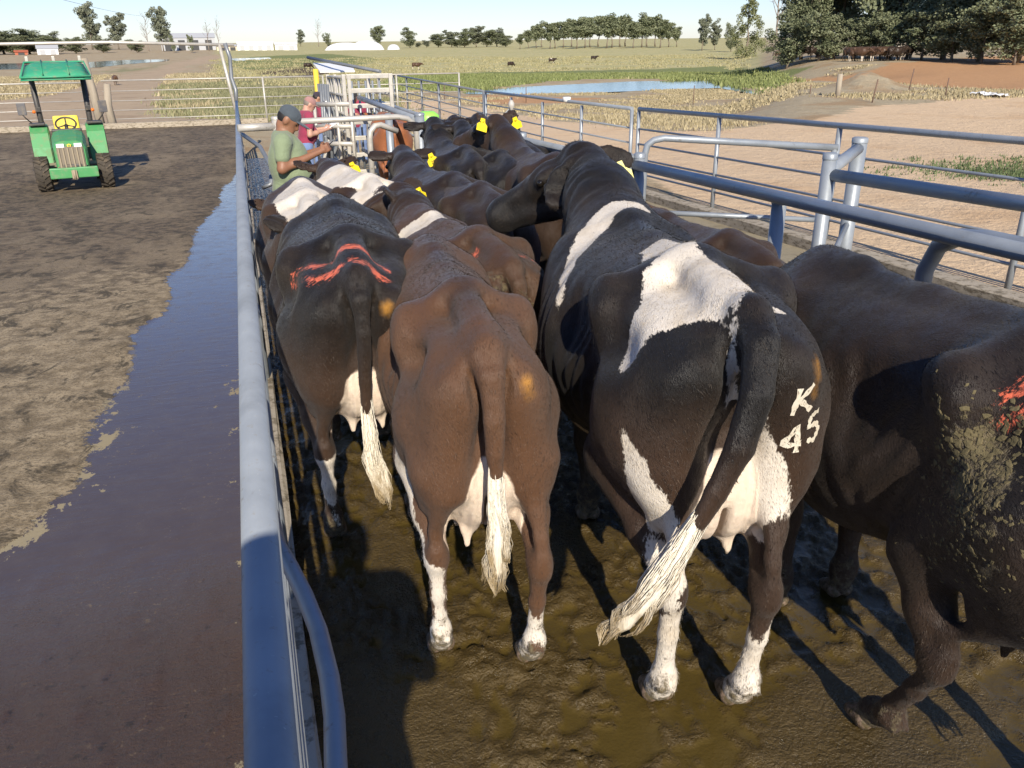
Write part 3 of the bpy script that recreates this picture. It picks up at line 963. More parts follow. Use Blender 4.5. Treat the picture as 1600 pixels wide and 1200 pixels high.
_HOOF = []
def hoof_mesh():
    if not _HOOF:
        S = SDF((-0.08, -0.09, -0.02), (0.08, 0.12, 0.12), 0.006)
        for e in (-1, 1):
            S.cap((e * 0.024, -0.015, 0.028), (e * 0.027, 0.05, 0.018), 0.032, 0.022, 0.012)
            S.cap((e * 0.022, -0.01, 0.06), (e * 0.026, 0.03, 0.03), 0.024, 0.022, 0.015)
        S.ell((0, 0.02, -0.04), (0.1, 0.12, 0.04), 0.004, sub=True)
        V, Q = S.mesh(1)
        _HOOF.append(np_mesh('hoof', V, Q))
        _HOOF[0].materials.append(M_HOOF)
    return _HOOF[0]


def tag_mesh(name, mat):
    mb = MB()
    o = [(-0.014, 0.036), (0.014, 0.036), (0.018, 0.012), (0.036, -0.004), (0.036, -0.042), (-0.036, -0.042), (-0.036, -0.004), (-0.018, 0.012)]
    mb.prism(o, -0.0015, 0.0015, 'y')
    mb.lathe([(0.009, 0), (0.009, 0.006), (0.0, 0.007)], Matrix.Translation((0, -0.001, 0.02)) @ Matrix.Rotation(R(90), 4, 'X'), 10)
    for i_ in range(len(mb.v)): mb.v[i_] = tuple(c_ * 1.45 for c_ in mb.v[i_])
    me = mb.mesh(name)
    me.materials.append(mat)
    return me


TAG_ME, TAGW_ME = tag_mesh('ear_tag', M_TAG), tag_mesh('ear_tag_pale', M_TAGW)


def text_mesh(txt, size, depth=0.0006):
    cu = bpy.data.curves.new('t', 'FONT')
    cu.body = txt; cu.size = size; cu.align_x = 'CENTER'; cu.align_y = 'CENTER'; cu.extrude = depth
    ob = bpy.data.objects.new('t', cu)
    COL.objects.link(ob)
    dg = bpy.context.evaluated_depsgraph_get()
    me = bpy.data.meshes.new_from_object(ob.evaluated_get(dg))
    bpy.data.objects.remove(ob)
    bpy.data.curves.remove(cu)
    return me


def switch_mesh(path, n, seed, curl=0.032):
    """the tuft of long hair at the end of the tail: locks of tapered three-sided strands along a path"""
    rnd = random.Random(seed)
    pts = [Vector(p[:3]) for p in path]
    wid = [p[3] for p in path]
    V, F, T = [], [], []
    locks = []
    for i in range(16):
        a, rr = rnd.uniform(0, 6.283), math.sqrt(rnd.random())
        locks.append((Vector((math.cos(a), 0.7 * math.sin(a), 0)) * rr, rnd.uniform(0, 6.28), rnd.uniform(0.2, 1.0) * curl, rnd.uniform(0.72, 1.0), rnd.uniform(1.6, 3.2)))
    for i in range(n):
        lo, ph, am, end, fr = locks[i % 16]
        a, rr = rnd.uniform(0, 6.283), rnd.random()
        st = rnd.uniform(0, 0.45) * (len(pts) - 1)
        en = (len(pts) - 1) * end * rnd.uniform(0.85, 1.0)
        K = 8
        b = len(V)
        stray = 1.6 if rnd.random() < 0.03 else 1.0
        for k in range(K):
            t = st + (en - st) * k / (K - 1)
            j = min(int(t), len(pts) - 2)
            u = t - j
            c = pts[j].lerp(pts[j + 1], u)
            w = wid[j] * (1 - u) + wid[j + 1] * u
            g = k / (K - 1)
            own = Vector((math.cos(a), 0.7 * math.sin(a), 0)) * rr
            c = c + (lo * (0.55 + 0.45 * g) + own * (0.75 - 0.5 * g) * stray) * w + Vector((math.sin(ph + t * fr), math.cos(ph * 1.7 + t * fr), 0)) * am * g
            c = c + Vector((math.sin(ph * 3 + t * fr * 2.6 + a * 0.3), math.cos(ph + t * fr * 2.1), 0)) * (0.006 * min(1.0, g * 2))
            r = 0.0026 * (1 - 0.7 * g)
            for q in range(3):
                V.append(c + Vector((math.cos(q * 2.094) * r, math.sin(q * 2.094) * r, 0)))
                T.append(g * 0.8 + 0.2 * rnd.random())
        for k in range(K - 1):
            for q in range(3):
                F.append((b + k * 3 + q, b + k * 3 + (q + 1) % 3, b + k * 3 + 3 + (q + 1) % 3, b + k * 3 + 3 + q))
    return np_mesh('tail_switch', V, F, True, {'tone': T})


def coat_hair(V, Q, N, A, n, seed):
    """short hair lying back along the hide: one tapered blade each, coloured by the coat it grows from"""
    rs = np.random.RandomState(seed)
    a, b, c, d = (V[Q[:, i]] for i in range(4))
    ar = np.linalg.norm(np.cross(c - a, d - b), axis=1)
    z = V[Q[:, 0], 2]
    bald = (A['udder'][Q[:, 0]] < 0.01) | (z < 0.09)
    ar = np.where(bald, 0, ar)
    f = rs.choice(len(Q), n, p=ar / ar.sum())
    u, v = rs.uniform(size=(n, 1)), rs.uniform(size=(n, 1))
    P = (a[f] * (1 - u) + b[f] * u) * (1 - v) + (d[f] * (1 - u) + c[f] * u) * v
    nn = N[Q[f, 0]]
    leg = sstep(0.75, 0.5, P[:, 2])[:, None]
    D = np.array([0, -1.0, -0.55]) * (1 - leg) + np.array([0, -0.1, -1.0]) * leg
    D = D + 0.55 * np.stack([fbm(P[:, 0] * 5, P[:, 1] * 5, P[:, 2] * 5, 3, seed + i) for i in range(3)], 1) + rs.normal(0, 0.16, (n, 3))
    D = D - nn * (D * nn).sum(1)[:, None]
    D /= np.linalg.norm(D, axis=1)[:, None] + 1e-6
    W = np.cross(nn, D)
    L = rs.uniform(0.010, 0.026, (n, 1)) * (0.8 + 0.5 * fbm(P[:, 0] * 8, P[:, 1] * 8, P[:, 2] * 8, 2, seed + 9))[:, None]
    el = rs.uniform(0.12, 0.50, (n, 1))
    w = rs.uniform(0.0006, 0.0013, (n, 1))
    base = P - nn * 0.001
    tip = P + (D * np.cos(el) + nn * np.sin(el)) * L
    T = np.stack([base - W * w, base + W * w, tip], 1).reshape(-1, 3)
    me = np_mesh('coat', T, np.arange(3 * n).reshape(-1, 3), False, dict({k: np.repeat(x[Q[f, 0]], 3) for k, x in A.items()}, hairtone=np.repeat(np.clip(rs.normal(0.05, 0.55, n), -0.8, 1.6), 3)))
    return me


def chain_sdf(P, pts):
    """distance to a fat polyline of (x, y, z, r), negative inside"""
    P = np.asarray(P, np.float64)
    d = np.full(len(P), 9.0)
    if len(pts) == 1: pts = [pts[0], pts[0]]
    for p, q in zip(pts[:-1], pts[1:]):
        a, b = np.array(p[:3]), np.array(q[:3])
        e = b - a
        t = np.clip(((P - a) @ e) / (e @ e + 1e-12), 0, 1)
        d = np.minimum(d, np.linalg.norm(P - a - t[:, None] * e, axis=1) - (p[3] + (q[3] - p[3]) * t))
    return d


BIG = 9.0
COWS = {}


def make_cow(key, x, y, heading, label, coat=None, scale=1.0, tags=(), tagtext=None, switch=None, dark_switch=False, group='dairy cows in the yard pen',
             z=None, parts=True, pitch=0.0, **p):
    S, J = cow_sdf(p)
    V, Q = S.mesh(1)
    n = len(V)
    A = {k: np.full(n, BIG) for k in ('white', 'red', 'orange', 'udder')}
    A['tint'] = np.full(n, 0.35)
    A['ginger'] = np.zeros(n)
    A['dirt'] = np.clip(0.72 - V[:, 2] * 1.45, 0, 1)
    if coat: coat(V, A)
    A['upper'] = sstep(0.85, 1.25, V[:, 2])
    me = np_mesh('cow_body', V, Q, True, A)
    if p.get('res', 0.0258) < 0.03:          # folds, ribs, muscle and a little unevenness in the real surface
        N = np.zeros(n * 3, np.float32); me.vertices.foreach_get('normal', N); N = N.reshape(-1, 3)
        x_, y_, z_ = V[:, 0], V[:, 1], V[:, 2]
        sd = len(COWS) * 13
        d_ = 0.0045 * fbm(x_ * 9, y_ * 9, z_ * 7, 3, sd) + 0.0016 * fbm(x_ * 30, y_ * 24, z_ * 24, 2, sd + 5)
        rib = sstep(0.55, 0.7, y_) * sstep(1.25, 1.1, y_) * sstep(0.18, 0.28, np.abs(x_)) * sstep(0.65, 0.8, z_) * sstep(1.32, 1.2, z_)
        d_ = d_ + rib * 0.0035 * np.sin((y_ - 0.35 * (z_ - 1)) * 62 + 0.8 * fbm(x_ * 3, y_ * 3, z_ * 3, 2, sd))
        nk = sstep(1.42, 1.55, y_) * sstep(0.10, 0.2, np.abs(x_) + 0.1) * sstep(0.7, 0.9, z_)
        d_ = d_ + nk * 0.0035 * np.sin(y_ * 95 + 9 * fbm(x_ * 4, y_ * 4, z_ * 2.5, 2, sd + 2)) * sstep(0.25, -0.2, fbm(x_ * 5, y_ * 5, z_ * 5, 2, sd + 3) - 0.1)
        fold = sstep(0.42, 0.52, y_) * sstep(0.72, 0.6, y_) * sstep(0.75, 0.85, z_) * sstep(1.2, 1.1, z_)
        d_ = d_ + fold * 0.004 * np.sin((y_ + 0.5 * z_) * 80 + 4 * fbm(x_ * 4, y_ * 4, z_ * 4, 2, sd + 7))
        d_ = d_ * sstep(0.0, 0.12, z_)
        V = V + N * d_[:, None]
        me.vertices.foreach_set('co', V.astype(np.float32).ravel()); me.update()
        V, Nrm = V, N
    root = empty('cow', label=label, cat='cow', group=group)
    zz = floor_z(x, y) if z is None else z
    # stand square on the sloping floor
    root.rotation_mode = 'XYZ'
    M = Matrix.Rotation(-math.atan(SLOPE) if z is None else 0.0, 4, 'X') @ Matrix.Rotation(-R(heading), 4, 'Z') @ Matrix.Rotation(R(pitch), 4, 'X')
    root.rotation_euler = M.to_euler('XYZ')
    root.location = (x, y, zz)
    root.scale = (scale,) * 3
    body = link('body', me, HIDE, root)
    if p.get('res', 0.0258) < 0.03:
        h_ = link('coat', coat_hair(V, Q, Nrm, A, 66000 if p.get('res', 0.0258) < 0.014 else 14000, len(COWS) + 40), HIDE, root)
        h_['kind'] = 'stuff'
    if not parts:
        return root
    for (fx, fy, fz, s) in J['feet']:
        o = link('hoof', hoof_mesh(), None, root)
        o.location = (fx, fy, fz)
    eye = MB().lathe([(0, -0.02), (0.012, -0.016), (0.02, 0), (0.012, 0.016), (0, 0.02)], None, 10)
    em = eye.mesh('eye')
    em.materials.append(M_EYE)
    for e in J['eyes']:
        o = link('eye', em, None, root)
        o.location = e
    for ti, side in enumerate(tags):
        c, d, nn, w = J['ears'][0 if side == 'l' else 1]
        pale = side == 'R'
        # hangs behind the ear, facing back
        zax = (Vector((0, 0, 1)) + d * (-0.35)).normalized()
        if nn.y < 0: nn = -nn
        yax = nn * 0.5 + Vector((0, 1, 0))
        yax = yax - zax * yax.dot(zax)
        yax.normalize()
        xax = yax.cross(zax)
        o = link('ear_tag', TAGW_ME if pale else TAG_ME, None, root)
        pos = c + d * 0.03 - yax * 0.05 - zax * 0.055
        o.matrix_local = Matrix(((xax.x, yax.x, zax.x, pos.x), (xax.y, yax.y, zax.y, pos.y), (xax.z, yax.z, zax.z, pos.z), (0, 0, 0, 1)))
        if tagtext:
            tm = text_mesh(tagtext, 0.046)
            tm.materials.append(M_INK)
            t = link('tag_number', tm, None, o)
            t.matrix_local = Matrix.Translation((0, -0.0032, -0.030)) @ Matrix.Rotation(R(90), 4, 'X')
    q_hero = p.get('res', 0.0258) < 0.014
    if switch is not False:
        tl = J['tail'][-1]
        sw = switch or [(tl[0], tl[1] + 0.0, tl[2] + 0.06, 0.014), (tl[0], tl[1], tl[2] - 0.06, 0.034), (tl[0] + 0.005, tl[1] + 0.01, tl[2] - 0.2, 0.03), (tl[0] + 0.01, tl[1] + 0.01, tl[2] - 0.30, 0.006)]
        sm = switch_mesh(sw, 580 if q_hero else 60, len(COWS) * 7 + 3)
        bm_ = bmesh.new(); bm_.from_mesh(sm)
        core = MB().tube([w[:3] for w in sw[:-1]] + [Vector(sw[-2][:3]).lerp(Vector(sw[-1][:3]), 0.6)], [w[3] * 0.66 for w in sw[:-1]] + [0.003], 8).mesh('core')
        at_ = core.attributes.new('tone', 'FLOAT', 'POINT')
        kk = len(core.vertices) // 8
        at_.data.foreach_set('value', [0.75 * (i // 8) / max(1, kk - 1) for i in range(len(core.vertices))])
        bm_.from_mesh(core); bm_.to_mesh(sm); bm_.free()
        sm.polygons.foreach_set('use_smooth', [True] * len(sm.polygons))
        link('tail_switch', sm, M_SWITCHD if dark_switch else M_SWITCH, root)
    COWS[key] = root
    return root


def low(P, z, r=0.0):
    return P[:, 2] - z


# ---- black cow by the left rail
def coat_left(P, A):
    A['tint'][:] = 0.06 + 0.38 * sstep(1.12, 0.8, P[:, 2])
    A['udder'] = np.minimum(chain_sdf(P, [(0, 0.2, 0.70, 0.215)]), chain_sdf(P, [(0, 0.01, 0.80, 0.125)]))
    w = chain_sdf(P, [(-0.19, 0.08, 0.44, 0.075), (-0.17, 0.02, 0.15, 0.08)])
    w = np.minimum(w, chain_sdf(P, [(0.19, 0.08, 0.40, 0.07), (0.17, 0.02, 0.15, 0.08)]))
    w = np.minimum(w, chain_sdf(P, [(-0.27, 0.34, 0.72, 0.05), (-0.22, 0.18, 0.55, 0.05), (-0.2, 0.1, 0.44, 0.04)]))
    A['white'] = np.minimum(w, chain_sdf(P, [(-0.3, 0.75, 0.7, 0.12), (-0.2, 0.9, 0.55, 0.16)]))
    r = 9.0
    for c in RED_LEFT: r = np.minimum(r, chain_sdf(P, [(q[0], q[1], q[2], q[3] * 1.5) for q in c]))
    A['red'] = r
    A['orange'] = chain_sdf(P, [OR_LEFT])


RED_LEFT = ([(-0.246, 0.287, 1.251, 0.010), (-0.135, 0.17, 1.335, 0.017), (-0.05, 0.135, 1.39, 0.018), (-0.013, 0.128, 1.409, 0.016), (0.025, 0.124, 1.407, 0.020), (0.097, 0.092, 1.348, 0.017), (0.128, 0.066, 1.315, 0.010)],
            [(-0.25, 0.289, 1.214, 0.008), (-0.169, 0.063, 1.295, 0.012), (-0.091, 0.019, 1.329, 0.015), (-0.064, 0.015, 1.352, 0.010)], [(-0.017, 0.002, 1.377, 0.011), (0.008, -0.02, 1.369, 0.014), (0.06, -0.02, 1.335, 0.017), (0.118, -0.016, 1.298, 0.011)])
OR_LEFT = (0.095, -0.115, 1.205, 0.028)
make_cow('left', 0.43, 3.30, 3, 'black cow beside the left rail with coral paint stripes across its rump',
         coat_left, 1.01, res=0.0134, ulift=0.06, uwide=1.15, pitch=1.6, poll=(-0.12, 1.92, 1.18), hd=(-0.3, 0.75, -0.6), width=1.04,
         tail=[(0, 0.05, 1.34, 0.044), (0, -0.05, 1.325, 0.041), (0.0, -0.125, 1.25, 0.037), (0.0, -0.155, 1.12, 0.031), (-0.01, -0.15, 0.92, 0.026), (-0.015, -0.145, 0.78, 0.021)],
         switch=[(-0.015, -0.145, 0.86, 0.021), (-0.012, -0.15, 0.72, 0.026), (-0.005, -0.15, 0.58, 0.032), (0.02, -0.16, 0.44, 0.036), (0.045, -0.16, 0.31, 0.022)],
         hoof={'hl': (-0.19, 0.20, 0), 'hr': (0.22, 0.38, 0)})


# ---- brown cow in the middle
def coat_brown(P, A):
    A['tint'][:] = 0.98 - 0.55 * np.exp(-((P[:, 0]) / 0.06) ** 2) * sstep(1.2, 1.3, P[:, 2]) * sstep(0.05, 0.25, P[:, 1])
    A['ginger'][:] = 0.045
    A['udder'] = np.minimum(chain_sdf(P, [(0, 0.2, 0.64, 0.21)]), chain_sdf(P, [(0, 0.02, 0.70, 0.13), (0, -0.01, 0.80, 0.09), (0, -0.03, 0.90, 0.035)]))
    w = 9.0
    for s in (-1, 1):
        w = np.minimum(w, chain_sdf(P, [(s * 0.26, 0.30, 0.86, 0.03), (s * 0.27, 0.30, 0.74, 0.05), (s * 0.23, 0.17, 0.55, 0.045), (s * 0.20, 0.03, 0.44, 0.05), (s * 0.17, 0.03, 0.27, 0.075), (s * 0.16, 0.07, 0.1, 0.11)]))
    w = np.maximum(w, -chain_sdf(P, [(0.16, -0.06, 0.42, 0.03), (0.15, -0.05, 0.36, 0.02)]))
    A['white'] = np.minimum(w, chain_sdf(P, [(0, 0.9, 0.5, 0.2)]))
    A['orange'] = chain_sdf(P, [(0.118, -0.10, 1.215, 0.034), (0.125, -0.10, 1.18, 0.03)]) + 0.014


make_cow('brown', 0.70, 2.32, 5, 'chocolate brown cow in the front row with a faint orange smudge and white shins',
         coat_brown, 0.98, res=0.0134, width=0.82, lean=1.6, poll=(-0.1, 1.95, 1.05), hd=(-0.2, 0.75, -0.7), udder=1.2, ulift=0.03, uwide=0.95,
         tail=[(0, 0.05, 1.335, 0.046), (0, -0.055, 1.315, 0.044), (0, -0.12, 1.25, 0.042), (0.0, -0.15, 1.12, 0.037), (0.0, -0.145, 1.0, 0.031), (0.0, -0.14, 0.92, 0.025)],
         switch=[(0, -0.145, 0.98, 0.021), (0.0, -0.15, 0.84, 0.027), (0.0, -0.15, 0.70, 0.031), (-0.008, -0.15, 0.57, 0.036), (-0.012, -0.15, 0.46, 0.022)],
         hoof={'hl': (-0.175, 0.20, 0), 'hr': (0.155, 0.06, 0)})


# ---- big black and white cow
def coat_big(P, A):
    A['tint'][:] = 0.04 + 0.36 * sstep(1.2, 0.85, P[:, 2]) * sstep(0.5, 0.1, P[:, 1])
    w = np.where(P[:, 2] > 1.08, poly_sdf(P[:, 0], P[:, 1], BIG_PATCH), 9.0)
    w = np.minimum(w, chain_sdf(P, [(0.06, 1.32, 1.41, 0.05), (-0.05, 1.287, 1.41, 0.070), (-0.159, 1.205, 1.35, 0.062), (-0.268, 1.05, 1.26, 0.045), (-0.33, 0.90, 1.18, 0.030), (-0.35, 0.84, 1.10, 0.005)]))
    w = np.minimum(w, chain_sdf(P, [(-0.30, 0.03, 0.99, 0.012), (-0.27, 0.0, 0.90, 0.045), (-0.235, -0.02, 0.77, 0.075), (-0.20, -0.05, 0.58, 0.085), (-0.19, -0.06, 0.5, 0.05)]))
    w = np.minimum(w, chain_sdf(P, [(0.045, -0.09, 1.10, 0.014), (0.045, -0.06, 1.0, 0.036), (0.07, -0.03, 0.9, 0.075), (0.11, -0.02, 0.8, 0.075), (0.135, 0.0, 0.68, 0.055)]))
    for s in (-1, 1):
        w = np.minimum(w, chain_sdf(P, [(s * 0.14, -0.06, 0.42, 0.05), (s * 0.13, -0.03, 0.30, 0.085), (s * 0.12, 0.03, 0.1, 0.12)]))
    A['white'] = np.minimum(w, chain_sdf(P, [(-0.2, 0.8, 0.56, 0.16)]))
    A['udder'] = np.minimum(chain_sdf(P, [(0, 0.22, 0.64, 0.2)]), chain_sdf(P, [(0.0, 0.03, 0.84, 0.105), (0, 0.05, 0.7, 0.12)]))
    A['orange'] = chain_sdf(P, [(0.20, -0.06, 1.20, 0.022), (0.185, -0.075, 1.13, 0.012)])


BIG_PATCH = [(-0.016, 0.70), (-0.10, 0.655), (-0.135, 0.52), (-0.10, 0.43), (-0.165, 0.37), (-0.20, 0.28), (-0.225, 0.23), (-0.30, 0.15), (-0.27, 0.08), (-0.19, 0.06), (-0.10, 0.02), (-0.05, -0.05), (-0.055, -0.11), (-0.02, -0.06), (0.03, 0.03), (0.17, 0.085), (0.08, 0.15), (0.02, 0.21), (0.0, 0.36), (0.015, 0.52)]
big = make_cow('big', 1.36, 1.92, 11, 'big black cow with a white rump patch and a brand on its thigh', coat_big, 1.07, res=0.0130,
         width=1.08, belly=0.03, tags=('R',), ears=(((-0.42, -0.40, -0.72), (-0.25, -0.95, 0.35)), ((0.95, -0.15, -0.05), (0.1, -0.9, 0.35))), poll=(-0.06, 2.0, 1.57), hd=(-0.80, 0.46, -0.47), ear=(0.95, -0.15, 0.10), neckr=1.16, head=1.12,
         tail=[(0, 0.08, 1.335, 0.048), (0.005, -0.055, 1.35, 0.048), (0.0, -0.15, 1.30, 0.047), (-0.03, -0.22, 1.19, 0.043), (-0.075, -0.245, 1.06, 0.038), (-0.125, -0.245, 0.94, 0.031), (-0.165, -0.24, 0.85, 0.024)],
         switch=[(-0.14, -0.243, 0.92, 0.019), (-0.215, -0.24, 0.77, 0.032), (-0.285, -0.24, 0.65, 0.040), (-0.355, -0.24, 0.555, 0.034), (-0.415, -0.24, 0.49, 0.012)],
         hoof={'hl': (-0.15, 0.07, 0), 'hr': (0.10, 0.02, 0)})


# ---- dark cow cut by the right edge of the frame
def coat_dark(P, A):
    A['tint'][:] = 0.10 + 0.25 * sstep(0.9, 0.5, P[:, 2])
    r = chain_sdf(P, [(-0.236, 0.289, 1.289, 0.010), (-0.199, 0.277, 1.314, 0.016), (-0.10, 0.26, 1.37, 0.02)])
    A['red'] = np.minimum(r, chain_sdf(P, [(-0.243, 0.268, 1.233, 0.012), (-0.231, 0.231, 1.263, 0.018), (-0.17, 0.16, 1.29, 0.02)]))
    d = chain_sdf(P, [(-0.27, 0.31, 1.19, 0.07), (-0.28, 0.24, 1.08, 0.10), (-0.27, 0.16, 0.94, 0.08)])
    A['dirt'] = np.maximum(A['dirt'], sstep(0.10, -0.06, d) * 0.66)
    A['white'] = chain_sdf(P, [(-0.12, 0.2, 0.52, 0.04)])


make_cow('dark', 1.98, 1.05, 4, 'dark brown cow at the right edge with cakes of dried dung on its hip', coat_dark, 1.03, res=0.0138,
         width=1.05, belly=0.02, poll=(-0.05, 1.9, 1.05), hd=(0.2, 0.8, -0.6), dark_switch=True,
         hoof={'hl': (-0.18, 0.60, 0), 'hr': (0.16, 0.10, 0)}, hock={'hl': (-0.235, 0.33, 0.50)})


# ---- brown cow squeezed in behind, white shoulder band, tag 352
def coat_band(P, A):
    A['tint'][:] = 0.70 - 0.45 * sstep(1.3, 1.6, P[:, 1])
    A['white'] = chain_sdf(P, [(0.10, 1.05, 1.37, 0.03), (0.0, 1.08, 1.38, 0.09), (-0.12, 1.10, 1.34, 0.10), (-0.25, 1.10, 1.15, 0.08), (-0.30, 1.10, 0.95, 0.05)])
    A['red'] = np.minimum(chain_sdf(P, [(-0.18, 0.18, 1.29, 0.02), (-0.03, 0.24, 1.36, 0.022)]), chain_sdf(P, [(0.02, 0.24, 1.37, 0.02), (0.18, 0.1, 1.28, 0.016)]))
    A['dirt'] = np.maximum(A['dirt'], 0.60 * sstep(0.25, 0.0, chain_sdf(P, [(-0.1, -0.05, 1.1, 0.1)])))


make_cow('band', 1.16, 3.55, -6, 'brown cow with a white shoulder band and yellow tag 352, squeezed behind the front row', coat_band, 0.95, res=0.0135,
         tags=('r',), tagtext='352', poll=(0.02, 1.95, 1.44), hd=(-0.75, 0.55, -0.42), dark_switch=True)
# ---- cattle packed behind the front row
def plain(t, patches=(), socks=()):
    def f(P, A):
        A['tint'][:] = t
        if patches:
            A['white'] = np.min([chain_sdf(P, c) for c in patches], axis=0)
    return f


def coat_whiteback(P, A):
    A['tint'][:] = 0.4
    w = chain_sdf(P, [(0, 0.0, 1.28, 0.14), (0, 0.5, 1.36, 0.24), (0, 1.0, 1.34, 0.22)])
    for c in ([(-0.26, 0.52, 1.22, 0.10)], [(0.24, 0.12, 1.25, 0.09)], [(-0.2, 0.0, 1.15, 0.10)], [(0.28, 0.8, 1.25, 0.09)], [(0.02, 1.5, 1.4, 0.16)]):
        w = np.maximum(w, -chain_sdf(P, c))
    A['white'] = w


def coat_whiteshoulder(P, A):
    A['tint'][:] = 0.3
    w = chain_sdf(P, [(-0.02, 0.0, 1.3, 0.16), (0, 0.6, 1.36, 0.26), (0.0, 1.25, 1.36, 0.27)])
    for c in ([(-0.22, 0.30, 1.28, 0.11)], [(0.03, 0.02, 1.28, 0.12)], [(0.25, 0.2, 1.25, 0.09)], [(0, 1.62, 1.4, 0.2)]):
        w = np.maximum(w, -chain_sdf(P, c))
    A['white'] = w


make_cow('c6', 0.40, 5.05, 1, 'white-backed cow with brown patches against the left rail behind the black cow', coat_whiteback, 0.98, poll=(-0.1, 1.9, 1.15))
make_cow('c7', 0.95, 5.85, -6, 'white-backed cow with dark patches standing just right of the man in green', coat_whiteshoulder, 0.97, tags=('r',), poll=(-0.02, 1.98, 1.37), hd=(-0.15, 0.8, -0.6))
make_cow('c8', 1.52, 5.55, -5, 'black cow with wide-spread ears and a tag below the bent pipe gate', plain(0.15, [[(0.05, 1.25, 1.4, 0.025), (0.12, 1.2, 1.37, 0.02)]]), 0.98, tags=('r',), tagtext='20', poll=(0.04, 1.98, 1.46), ear=(0.96, -0.05, 0.05))
make_cow('c14', 1.56, 5.0, -3, 'dark brown cow with its back just left of the big cow\'s muzzle', plain(0.22, [[(0.02, 0.75, 1.36, 0.02), (0.12, 0.72, 1.34, 0.012)]]), 0.97, poll=(-0.05, 1.92, 1.05), hd=(0, 0.7, -0.7))
make_cow('c9', 1.96, 7.05, 2, 'black cow at the back of the pen, the left one of three raised black heads', plain(0.06), 1.02, tags=('r',), tagtext='7', poll=(0.0, 1.98, 1.55), ear=(0.96, -0.05, -0.02))
make_cow('c10', 2.20, 6.75, 1, 'black cow at the back of the pen, the middle one of three raised black heads', plain(0.04), 1.0, tags=('r',), tagtext='31', poll=(0.02, 1.98, 1.56), ear=(0.95, -0.05, 0.1))
make_cow('c11', 2.38, 5.80, 1, 'dark brown cow with head held high and two yellow tags behind the big cow', plain(0.26, [[(0.1, 0.4, 1.36, 0.015), (0.2, 0.36, 1.30, 0.012)]]), 1.03, tags=('r', 'l'), poll=(-0.05, 1.95, 1.60), hd=(-0.55, 0.75, -0.3), ear=(0.9, -0.25, 0.3))
make_cow('c16', 2.60, 7.3, 0, 'black cow at the back of the pen, the right one of three raised black heads', plain(0.05), 1.02, tags=('r',), tagtext='18', poll=(0.0, 1.98, 1.56), ear=(0.95, -0.05, 0.08))
make_cow('c12', 2.50, 4.7, 3, 'ginger-brown cow half hidden behind the big cow\'s tagged ear', plain(0.75), 0.88, poll=(0, 1.9, 1.1))
make_cow('c13', 2.42, 3.35, 1, 'brown cow whose back shows between the big cow and the right rail', plain(0.35), 0.90, poll=(0, 1.9, 1.02), hd=(0, 0.7, -0.75), switch=False)
make_cow('c15', 2.45, 8.2, 2, 'dark cow at the far right of the pen behind the drum and heads', plain(0.1), 1.0, tags=('r',), poll=(0, 1.95, 1.54), ear=(0.95, -0.05, 0.05))


def coat_red(P, A):
    A['tint'][:] = 1.0
    A['ginger'] = np.ones(len(P))


make_cow('red', 2.45, 14.2, 5, 'ginger cow standing in the race just before the crush', coat_red, 1.0, poll=(-0.05, 1.95, 1.35), group='dairy cows in the yard pen', res=0.024)

# ---- dung cakes on the dark cow's hip: cracked plates lying on the hide
def on_hide(root):
    me = root.children[0].data
    bm = bmesh.new(); bm.from_mesh(me)
    t = BVHTree.FromBMesh(bm)
    return t, bm


tree, _bm = on_hide(COWS['dark'])
rnd = random.Random(12)
v, f = [], []
for i in range(520):
    if i < 150:
        c = Vector((-0.45, 0.27 + rnd.gauss(0, 0.055), 1.16 + rnd.gauss(0, 0.06)))
    else:
        c = Vector((-0.45, 0.23 + rnd.gauss(0, 0.09), 1.07 + rnd.gauss(0, 0.12)))
    hit = tree.ray_cast(c, Vector((1, 0, -0.15)))
    if hit[0] is None: continue
    p, n = hit[0], hit[1]
    a = n.orthogonal().normalized(); b = n.cross(a)
    r = rnd.uniform(0.004, 0.013) if i < 150 else rnd.uniform(0.003, 0.007)
    k = rnd.randint(5, 7); ph = rnd.uniform(0, 6)
    base = len(v)
    hgt = rnd.uniform(0.10, 0.28) * r
    for lay, (sc, h) in enumerate(((1.1, -0.004), (1.0, hgt * 0.7), (0.7, hgt))):
        for q in range(k):
            g_ = ph + 6.283 * q / k
            rr = r * sc * (0.8 + 0.35 * math.sin(q * 2.1 + i))
            v.append(p + a * math.cos(g_) * rr + b * math.sin(g_) * rr + n * h)
    for lay in range(2):
        for q in range(k):
            f.append((base + lay * k + q, base + lay * k + (q + 1) % k, base + (lay + 1) * k + (q + 1) % k, base + (lay + 1) * k + q))
    f.append(tuple(base + 2 * k + q for q in range(k)))
m = Mat('dried_dung', rough=0.95, spec=0.1)
m.set('Base Color', m.mix(m.noise(40, 4), (0.085, 0.070, 0.036), (0.20, 0.165, 0.09)))
m.bump(m.noise(150, 4), 0.6, 0.004)
o = MB().add(v, f, False).build('dung_cake', m.m, COWS['dark'])
o['kind'] = 'stuff'

# ---- freeze brand on the big cow's thigh: white hair strokes lying on the hide
tree2, _bm2 = on_hide(COWS['big'])


